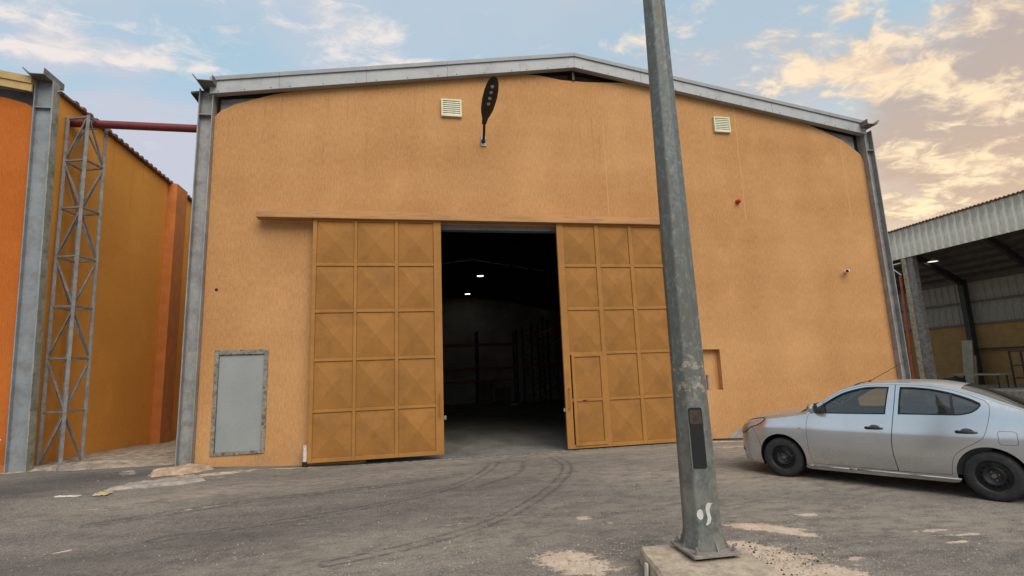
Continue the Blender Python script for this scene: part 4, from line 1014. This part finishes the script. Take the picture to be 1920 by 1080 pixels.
def openp(pts, n=5):
    out = []; L = len(pts)
    for i in range(L-1):
        p0, p1, p2, p3 = Vector(pts[max(i-1,0)]), Vector(pts[i]), Vector(pts[i+1]), Vector(pts[min(i+2,L-1)])
        for k in range(n):
            t = k/n; q = .5*((2*p1)+(p2-p0)*t+(2*p0-5*p1+4*p2-p3)*t*t+(3*p1-p0-3*p2+p3)*t**3); out.append((q.x, q.y))
    out.append(tuple(pts[-1])); return out
def shrink(poly, d):
    """offset a CCW or CW closed loop inwards by d"""
    A = sum(poly[i][0]*poly[(i+1)%len(poly)][1]-poly[(i+1)%len(poly)][0]*poly[i][1] for i in range(len(poly)))
    sgn = 1 if A > 0 else -1; out = []
    for i in range(len(poly)):
        a, b_, c = Vector(poly[i-1]), Vector(poly[i]), Vector(poly[(i+1)%len(poly)])
        e1, e2 = (b_-a), (c-b_)
        if e1.length < 1e-7 or e2.length < 1e-7: out.append((b_.x,b_.y)); continue
        e1.normalize(); e2.normalize(); n1 = Vector((-e1.y,e1.x))*sgn; n2 = Vector((-e2.y,e2.x))*sgn
        n = n1+n2; n = n1 if n.length < 1e-4 else n.normalized(); kk = d/max(.35, n.dot(n1)); out.append((b_.x+n.x*kk, b_.y+n.y*kk))
    return out
def carpaint():
    m, t, p, tc = base_mat('silver_car_paint')
    s = t.node('ShaderNodeSeparateXYZ'); t.set(s.inputs[0], tc)
    n = t.noise(tc, 2.2, 6, .6); nf = t.noise(tc, 30, 4, .6)
    cc = t.mix(t.ramp(n, .35, .65), (.64,.65,.655), (.69,.70,.71))
    dust_ = t.m('MULTIPLY', t.ramp(s.outputs[2], .70, .18), t.ramp(t.noise(tc, 3, 6, .65), .3, .7))
    cc = t.mix(t.m('MULTIPLY', dust_, .55), cc, (.30,.25,.20))
    geo = t.node('ShaderNodeNewGeometry'); sn = t.node('ShaderNodeSeparateXYZ'); t.set(sn.inputs[0], geo.outputs['Normal'])
    topd = t.m('MULTIPLY', t.ramp(sn.outputs[2], .55, .95), t.ramp(t.noise(tc, 5, 6, .65), .2, .7))
    cc = t.mix(t.m('MULTIPLY', topd, .65), cc, (.50,.42,.33))
    t.set(p.inputs['Base Color'], cc); p.inputs['Metallic'].default_value = .90
    t.set(p.inputs['Roughness'], t.m('ADD', t.m('MULTIPLY', t.m('MAXIMUM', dust_, topd), .35), t.m('ADD', t.m('MULTIPLY', nf, .04), .17)))
    p.inputs['Coat Weight'].default_value = .55; p.inputs['Coat Roughness'].default_value = .10; return m
M_car = carpaint()
def glassm(name, tint, gl=.12):
    m = bpy.data.materials.new(name); m.use_nodes = True; t = NT(m.node_tree); t.n.clear()
    tr = t.node('ShaderNodeBsdfTransparent'); tr.inputs[0].default_value = (*tint,1)
    gb = t.node('ShaderNodeBsdfGlossy'); gb.inputs['Roughness'].default_value = .03; gb.inputs[0].default_value = (.9,.92,.92,1)
    di = t.node('ShaderNodeBsdfDiffuse'); di.inputs[0].default_value = (.30,.27,.22,1)
    fr = t.node('ShaderNodeFresnel'); fr.inputs[0].default_value = 1.5
    mx = t.node('ShaderNodeMixShader'); t.set(mx.inputs[0], t.m('ADD', fr.outputs[0], gl, clamp=True)); t.l.new(tr.outputs[0], mx.inputs[1]); t.l.new(gb.outputs[0], mx.inputs[2])
    m2 = t.node('ShaderNodeMixShader'); m2.inputs[0].default_value = .06; t.l.new(mx.outputs[0], m2.inputs[1]); t.l.new(di.outputs[0], m2.inputs[2])
    o = t.node('ShaderNodeOutputMaterial'); t.l.new(m2.outputs[0], o.inputs[0]); return m
M_glass = glassm('car_glass', (.52,.56,.50), .07); M_glassd = glassm('car_glass_dark', (.30,.34,.33), .09)
M_tyre = paint('tyre_rubber', (.022,.022,.022), .8, 0, var=.15, scale=8, dirt=(.07,.06,.05), dirt_amt=.4)
M_rim = paint('black_steel_rim', (.020,.020,.022), .5, .4, var=.2, dirt=(.08,.07,.06), dirt_amt=.6)
M_hub = paint('dusty_hub', (.13,.115,.095), .6, .4)
M_chrome = paint('reflector', (.70,.70,.68), .25, .75, var=.05)
M_amber = paint('repeater_lens_and_reflection', (.48,.36,.24), .3, .3)  # side repeater lens, also the reflection painted on the headlight
M_seat = paint('seat_fabric', (.06,.06,.065), .9)
CO = Vector((6.02,7.89,0)) + Vector((-.484,.874,0))*.02 + Vector((.874,.484,0))*.80
rot_u = math.atan2(-.874,.484)
car = thing('parked_car', 'dusty silver four door saloon parked in front of the warehouse, facing the wall', 'car', CO, rot_u, built_in_world=False)
RA, RB, WBX = .365, .36, 2.585
body = None
for sg in (-1, 1):
    # outline of one body side without its doors
    rail = [(s, interp(T_rail, s)-.001) for s in np.linspace(3.625, -.795, 90)]
    archF = arc(0, .315, RA, -22, 202)[::-1]        # from front (left) to rear
    archR = arc(WBX, .305, RB, -18, 198)[::-1]
    bottom = [(-.795,.34),(-.76,.25),(-.66,.20),(-.50,.185)] + [(p[0],p[1]) for p in archF] + [(.42,.165),(1.3,.168),(2.18,.178)] + [(p[0],p[1]) for p in archR] + [(3.05,.24),(3.40,.27),(3.60,.33),(3.63,.45)]
    # split off the front bumper along its seam
    outline = bottom + rail
    fd_front = openp([(.515,1.02),(.47,1.0),(.435,.88),(.42,.72),(.42,.52),(.435,.38),(.47,.29)], 4)
    bot_line = [(.50,.262),(1.0,.262),(1.57,.265)]
    b_seam_up = openp([(1.572,.30),(1.548,.50),(1.548,.68),(1.575,.86),(1.60,1.03),(1.625,1.25),(1.635,1.447)], 4)
    top_f = openp([(1.40,1.447),(1.18,1.428),(.94,1.355),(.67,1.19)], 4)
    fdoor = fd_front + bot_line + b_seam_up + top_f
    rd_top = openp([(1.645,1.447),(1.85,1.440),(2.05,1.418),(2.26,1.372),(2.45,1.305),(2.60,1.235)], 4)
    rd_rear = openp([(2.645,1.18),(2.645,1.08),(2.61,.93),(2.55,.78),(2.44,.69)], 4) + openp([(2.36,.645),(2.24,.54),(2.19,.40),(2.175,.285)], 4)
    rd_bot = [(1.95,.268),(1.582,.266)]
    b2 = [(p[0]+.006, p[1]) for p in b_seam_up]
    rdoor = b2 + rd_top[1:] + rd_rear + rd_bot
    both = fd_front + bot_line[:-1] + [(1.58,.262)] + rd_bot[::-1][1:] + rd_rear[::-1] + rd_top[::-1] + top_f
    win1 = [(1.555,1.418),(1.40,1.420)] + openp([(1.30,1.416),(1.18,1.398),(.94,1.322),(.67,1.155),(.53,1.045)], 4) + [(.545,1.028),(1.0,1.032),(1.505,1.040)]
    win2 = [(1.665,1.045),(1.695,1.415)] + openp([(1.85,1.410),(2.05,1.386),(2.26,1.335),(2.45,1.262),(2.555,1.205)], 4) + openp([(2.565,1.18),(2.53,1.13),(2.46,1.082),(2.36,1.056),(2.28,1.05)], 4)
    bseam = openp([(-.475,.765),(-.44,.70),(-.40,.63),(-.375,.56),(-.345,.435)], 4)
    lamp = openp([(-.755,.66),(-.735,.72),(-.67,.795),(-.60,.85),(-.52,.885)], 3) + openp([(-.42,.905),(-.30,.922),(-.235,.918),(-.245,.885),(-.30,.838),(-.385,.795),(-.455,.775),(-.53,.735),(-.60,.68),(-.67,.645)], 3)
    body_ = side_mesh('body_side', [outline, shrink(both, -.003)], M_car, car, sg)
    body = body or body_
    f1 = side_mesh('door', [shrink(fdoor, .0015), win1], M_car, car, sg)
    f2 = side_mesh('door', [shrink(rdoor, .0015), win2], M_car, car, sg)
    side_mesh('door_seal', [shrink(both, -.012), shrink(win1, -.002), shrink(win2, -.002)], M_blackm, car, sg, off=-.018)
    for dd, wn in ((f1, win1), (f2, win2)):
        side_mesh('window', [shrink(wn, -.006)], M_glass if dd is f1 else M_glassd, dd, sg, off=-.014)
        side_mesh('window_seal', [shrink(wn, -.004), shrink(wn, .013)], M_blackm, dd, sg, off=.002, step=.2)
    side_mesh('sail_panel', [[(.50,1.022),(.535,1.056),(.70,1.176),(.72,1.035)]], M_black, f1, sg, off=.0035)
    side_mesh('window_divider', [[(2.262,1.055),(2.292,1.055),(2.272,1.325),(2.248,1.330)]], M_black, f2, sg, off=.001)
    # seams and small panels
    def seam(pts, r=.0022, name='seam', parent=car):
        b = B(); Q = [Vector((s, sg*(secw(s,z)+.0002), z)) for s, z in pts]
        for a_, c_ in zip(Q[:-1], Q[1:]): b.tube(a_, c_, r, n=5, cap=False)
        return b.out(name, M_blackm, parent)
    seam(bseam)
    fdp = smoothp(rrect(2.70,2.875,.705,.865,.025,3), 1)
    side_mesh('fuel_door', [shrink(fdp, -.004), fdp], M_blackm, car, sg, off=.0012) if sg < 0 else None
    hl = side_mesh('headlight', [lamp], M_chrome, car, sg, off=.004, step=.03)
    side_mesh('wall_reflection', [[(-.745,.672),(-.725,.73),(-.66,.80),(-.60,.845),(-.53,.80),(-.56,.735),(-.62,.69),(-.68,.66)]], M_amber, hl, sg, off=.0065, step=.03)  # front half of the headlight: the ochre wall's reflection put in as colour
    side_mesh('lamp_rim', [lamp, shrink(lamp, .011)], M_blackm, hl, sg, off=.006, step=.05)
    side_mesh('fog_recess', [[(-.79,.44),(-.74,.42),(-.66,.355),(-.78,.355)]], M_blackm, car, sg, off=.003, step=.03)
    side_mesh('side_repeater', [rrect(.285,.335,.775,.795,.008,3)], M_amber, car, sg, off=.006)
    # handles
    for dd, s0 in ((f1,1.24),(f2,2.28)):
        z = .845; b = B(); n_ = 16
        for i in range(n_+1):
            pass
        P = [(s0+.0,.012,.015),(s0+.02,.020,.022),(s0+.06,.036,.020),(s0+.11,.045,.018),(s0+.17,.040,.017),(s0+.20,.022,.015),(s0+.225,.012,.012)]
        rings = []
        for s, o_, h_ in P:
            y = secw(s, z); rings.append([b.bm.verts.new((s, sg*(y+o_+.012*math.cos(a)), z-.004+h_*math.sin(a))) for a in [2*math.pi*i/8 for i in range(8)]])
        for r0, r1 in zip(rings[:-1], rings[1:]):
            for i in range(8): b.bm.faces.new((r0[i], r0[(i+1)%8], r1[(i+1)%8], r1[i]))
        b.bm.faces.new(rings[0]); b.bm.faces.new(rings[-1])
        h = b.out('handle', M_black, dd, 'all')
        side_mesh('handle_cup', [smoothp([(s0+.05,.845),(s0+.08,.88),(s0+.125,.887),(s0+.17,.875),(s0+.19,.845),(s0+.12,.825)], 4)], paint('handle_cup_grey', (.10,.105,.11), .35, .4), dd, sg, off=.002)
    # mirror
    b = B(); b.lathe([(0,-.09),(.05,-.085),(.085,-.05),(.098,0),(.095,.035),(.07,.04),(0,.035)], 16, (0,0,0), 'X')
    for v in b.bm.verts: v.co = Vector((v.co.x*.9+.60, sg*(.945+v.co.y*1.12), 1.115+v.co.z*.78))
    mr = b.out('mirror', M_car, f1, True)
    B().bar((.60,sg*.80,1.045),(.60,sg*.93,1.075),.07,.035).out('mirror_stalk', M_black, mr, bevel=.01)
    B().tube((.633,sg*.945,1.115),(.640,sg*.945,1.115),.078,n=14).out('mirror_glass', M_glassd, mr)
    # sill ridge
    b = B(); Q = [Vector((s, sg*(secw(s,.215)+.004), .222+.006*(s>1))) for s in np.linspace(.36,2.26,20)]
    for a_, c_ in zip(Q[:-1], Q[1:]): b.tube(a_, c_, .014, n=8, cap=True)
    b.out('sill', paint('dusty_sill_paint', (.34,.33,.32), .5, .5, var=.15), car, 'all')
    # wheel wells
    for cx, cz, r in ((0,.315,RA+.004),(WBX,.305,RB+.004)):
        b = B(); yo, yi = .80, .50; n = 26; A_ = []; C_ = []
        for i in range(n+1):
            t = rad(-25+230*i/n); 
            xx, zz = cx+r*math.cos(t), cz+r*math.sin(t)
            A_.append(b.bm.verts.new((xx, sg*(secw(min(max(xx,-.7),3.5), max(.2,zz))-.002), zz))); C_.append(b.bm.verts.new((xx, sg*yi, zz)))
        for i in range(n): b.bm.faces.new((A_[i], A_[i+1], C_[i+1], C_[i]))
        b.bm.faces.new(C_)
        b.out('wheel_well', M_blackm, car)
# wheels
def wheel(cx, cy, R, sg, steer=0):
    b = B(); w2 = .095
    prof = [(R-.125,-w2*.86),(R-.11,-w2),(R-.06,-w2*1.03),(R-.025,-w2*.93),(R-.006,-w2*.70),(R,-w2*.4),(R,w2*.4),(R-.006,w2*.7),(R-.025,w2*.93),(R-.06,w2*1.03),(R-.11,w2),(R-.125,w2*.86)]
    b.lathe(prof, 48, (0,0,0), 'Y', closed=False)
    # shoulder tread blocks
    for i in range(64):
        t0 = 2*math.pi*i/64; t1 = t0+.055
        for s_ in (-1, 1):
            q_ = []
            for t in (t0, t1):
                for rr_, yy in ((R+.004, s_*w2*.42),(R-.002, s_*w2*.72),(R-.018, s_*w2*.90)): q_.append(Vector((rr_*math.cos(t), yy, rr_*math.sin(t))))
            v = [b.bm.verts.new(p) for p in q_]
            b.bm.faces.new((v[0],v[1],v[4],v[3])); b.bm.faces.new((v[1],v[2],v[5],v[4]))
    root = B().lathe([(R-.122,-.085),(R-.130,-.078),(R-.134,-.05),(R-.140,.05),(R-.128,.08)], 40, (0,0,0), 'Y').out('wheel', M_rim, car, True, off=Vector((0,0,0)))
    ty = b.out('tyre', M_tyre, root, 34, off=Vector((0,0,0)), weld=False)
    o = -sg  # outward direction in local y is sg; discs are built on -Y and flipped
    d = B(); d.lathe([(0,-.045),(.030,-.045),(.034,-.038),(.050,-.034),(.075,-.040),(.092,-.060),(.108,-.064),(.122,-.052),(.135,-.036),(.155,-.030),(R-.135,-.03)], 40, (0,0,0), 'Y')
    d.out('rim_disc', M_rim, root, True, off=Vector((0,0,0)))
    h = B()
    for i in range(12):
        t = 2*math.pi*i/12; h.tube((.124*math.cos(t),-.054,.124*math.sin(t)),(.124*math.cos(t),-.049,.124*math.sin(t)),.0135,n=10)
    h.split('rim_slot', M_blackm, root, off=Vector((0,0,0)))
    h = B(); h.tube((0,-.062,0),(0,-.044,0),.026,.03,n=16); h.out('hub', M_hub, root, True, off=Vector((0,0,0)))
    h = B()
    for i in range(4):
        t = 2*math.pi*i/4+.4; h.tube((.053*math.cos(t),-.050,.053*math.sin(t)),(.053*math.cos(t),-.034,.053*math.sin(t)),.011,n=6)
    h.split('wheel_nut', M_hub, root, off=Vector((0,0,0)))
    root.location = (cx, cy, R-.004); root.rotation_euler = (0, 0, steer + (0 if sg < 0 else math.pi))
for cx, R in ((0,.308),(WBX,.308)):
    wheel(cx, -.735, R, -1, rad(4) if cx == 0 else 0); wheel(cx, .735, R, 1, rad(4) if cx == 0 else 0)
# top surfaces
def top_mesh(name, s0, s1, mat, t0=-1., t1=1., off=0, n=26, parent=car, drop=0):
    ss = np.linspace(s0, s1, n); tt = np.linspace(t0, t1, 25); verts = []; faces = []
    for s in ss:
        yr = interp(T_yr, s); zr = interp(T_rail, s); zc = interp(T_cen, s)
        for t in tt: verts.append((s, yr*t, zr+(zc-zr)*(1-abs(t)**2.2)+off))
    m = len(tt)
    for i in range(n-1):
        for j in range(m-1): faces.append((i*m+j, i*m+j+1, (i+1)*m+j+1, (i+1)*m+j))
    me = bpy.data.meshes.new(name); me.from_pydata(verts, [], faces); me.update()
    if me.polygons[0].normal.z < 0: me.flip_normals()
    return link(name, me, mat, parent, 'all')
top_mesh('bumper_top', -.80, -.66, M_car, n=14)
top_mesh('hood', -.657, .33, M_car, n=40)
top_mesh('cowl', .333, .425, M_blackm)
ws = top_mesh('windshield', .43, 1.125, M_glass, -.90, .90)
for a_, c_ in ((-1,-.90),(.90,1)): top_mesh('pillar', .42, 1.13, M_car, a_, c_, off=.001)
top_mesh('roof', 1.13, 2.36, M_car, n=40)
rw = top_mesh('rear_window', 2.365, 2.98, M_glassd, -.88, .88)
for a_, c_ in ((-1,-.88),(.88,1)): top_mesh('pillar', 2.36, 2.99, M_car, a_, c_, off=.001)
top_mesh('trunk_lid', 2.99, 3.63, M_car)
for s in (.445, 1.10): 
    b = B(); Q = []
    for t in np.linspace(-.92,.92,20):
        yr = interp(T_yr, s); zr = interp(T_rail, s); zc = interp(T_cen, s); Q.append(Vector((s, yr*t, zr+(zc-zr)*(1-abs(t)**2.2)+.001)))
    for a_, c_ in zip(Q[:-1], Q[1:]): b.tube(a_, c_, .011, n=6)
    b.out('window_seal', M_blackm, ws)
b = B(); b.bar((.47,-.55,1.115),(.52,.05,1.20),.02,.015); b.bar((.47,.0,1.185),(.50,.55,1.14),.02,.015); b.split('wiper', M_blackm, car)
# front and rear faces
def end_mesh(name, s, mat, zlo, ztop, w, bulge, zfn=None):
    verts = []; faces = []; N = 17; K = 10
    for k in range(K):
        z = zlo+(ztop-zlo)*k/(K-1)
        for j in range(N):
            t = -1+2*j/(N-1); verts.append((s+bulge*(1-t*t), t*secw(s, max(z,.2)), z+(0 if k < K-1 else 0)))
    for k in range(K-1):
        for j in range(N-1): faces.append((k*N+j, k*N+j+1, (k+1)*N+j+1, (k+1)*N+j))
    me = bpy.data.meshes.new(name); me.from_pydata(verts, [], faces); me.update()
    return link(name, me, mat, car, 'all')
fb = end_mesh('front_bumper', -.795, M_car, .2, .63, .3, -.02)
B().box(-.845,-.80,-.30,.30,.56,.66).out('grille', M_black, fb, bevel=.01)
B().box(-.83,-.80,-.28,.28,.30,.42).out('lower_intake', M_blackm, fb, bevel=.01)
rbm = end_mesh('rear_bumper', 3.62, M_car, .3, .88, .5, .03)
for sg in (-1, 1):
    side_mesh('tail_light', [[(3.33,1.03),(3.50,1.02),(3.58,.95),(3.60,.78),(3.50,.80),(3.40,.88)]], paint('tail_red', (.35,.02,.015), .3), car, sg, off=.004, step=.03)
B().box(3.63,3.66,-.26,.26,.74,.85).out('number_plate', M_white, rbm)
# underbody and cabin
B().box(-.60,3.45,-.50,.50,.17,.34).out('underbody', M_blackm, car)
B().box(.42,2.15,-.74,.74,.20,.30).out('floor_pan', M_blackm, car)
cb = B().box(.42,.75,-.68,.68,.78,1.02).out('dashboard', M_seat, car, bevel=.04, seg=2)
B().box(2.55,2.85,-.62,.62,.80,1.02).out('parcel_shelf', M_seat, car, bevel=.02)
for y in (-.36,.36):
    s = B(); s.box(1.05,1.50,y-.25,y+.25,.45,.60); s_ = s.out('seat', M_seat, car, bevel=.05, seg=3)
    B().prism([(1.42,.55),(1.58,.55),(1.72,1.10),(1.62,1.12)], lambda p: (p[0],y-.23,p[1]), lambda p: (p[0],y+.23,p[1])).out('backrest', M_seat, s_, bevel=.04, seg=3)
    B().box(1.66,1.75,y-.13,y+.13,1.13,1.31).out('headrest', M_seat, s_, bevel=.035, seg=3)
s_ = B().box(2.0,2.45,-.62,.62,.45,.62).out('rear_seat', M_seat, car, bevel=.05, seg=3)
B().prism([(2.38,.55),(2.52,.55),(2.66,1.06),(2.57,1.08)], lambda p: (p[0],-.60,p[1]), lambda p: (p[0],.60,p[1])).out('backrest', M_seat, s_, bevel=.04, seg=3)
# inner door cards close the cabin below the windows
for sg in (-1, 1): B().box(.45,2.6,sg*.745-.01,sg*.745+.01,.28,1.0).out('door_card', M_seat, car)
st = B(); n = 28; c_ = Vector((.98,-.36,.98)); ax_ = Vector((.9,0,.45)).normalized(); u_ = Vector((0,1,0)); v_ = ax_.cross(u_)
Q = [c_+(u_*math.cos(2*math.pi*i/n)+v_*math.sin(2*math.pi*i/n))*.185 for i in range(n+1)]
for a_, b2_ in zip(Q[:-1], Q[1:]): st.tube(a_, b2_, .015, n=6)
for a in (90,210,330): st.tube(c_, c_+(u_*math.cos(rad(a))+v_*math.sin(rad(a)))*.18, .016, n=6)
st.tube(c_, c_-ax_*.35, .03, n=8); st.out('steering_wheel', M_black, car, True)
B().box(.88,.93,-.08,.12,1.30,1.36).out('rear_view_mirror', M_black, car, bevel=.01)
ab = B(); ab.tube((1.17,-.12,1.485),(1.20,-.12,1.50),.014,n=8); ab.tube((1.20,-.12,1.50),(1.72,-.12,1.80),.0045,.003,n=6); ab.out('antenna', M_black, car, True)
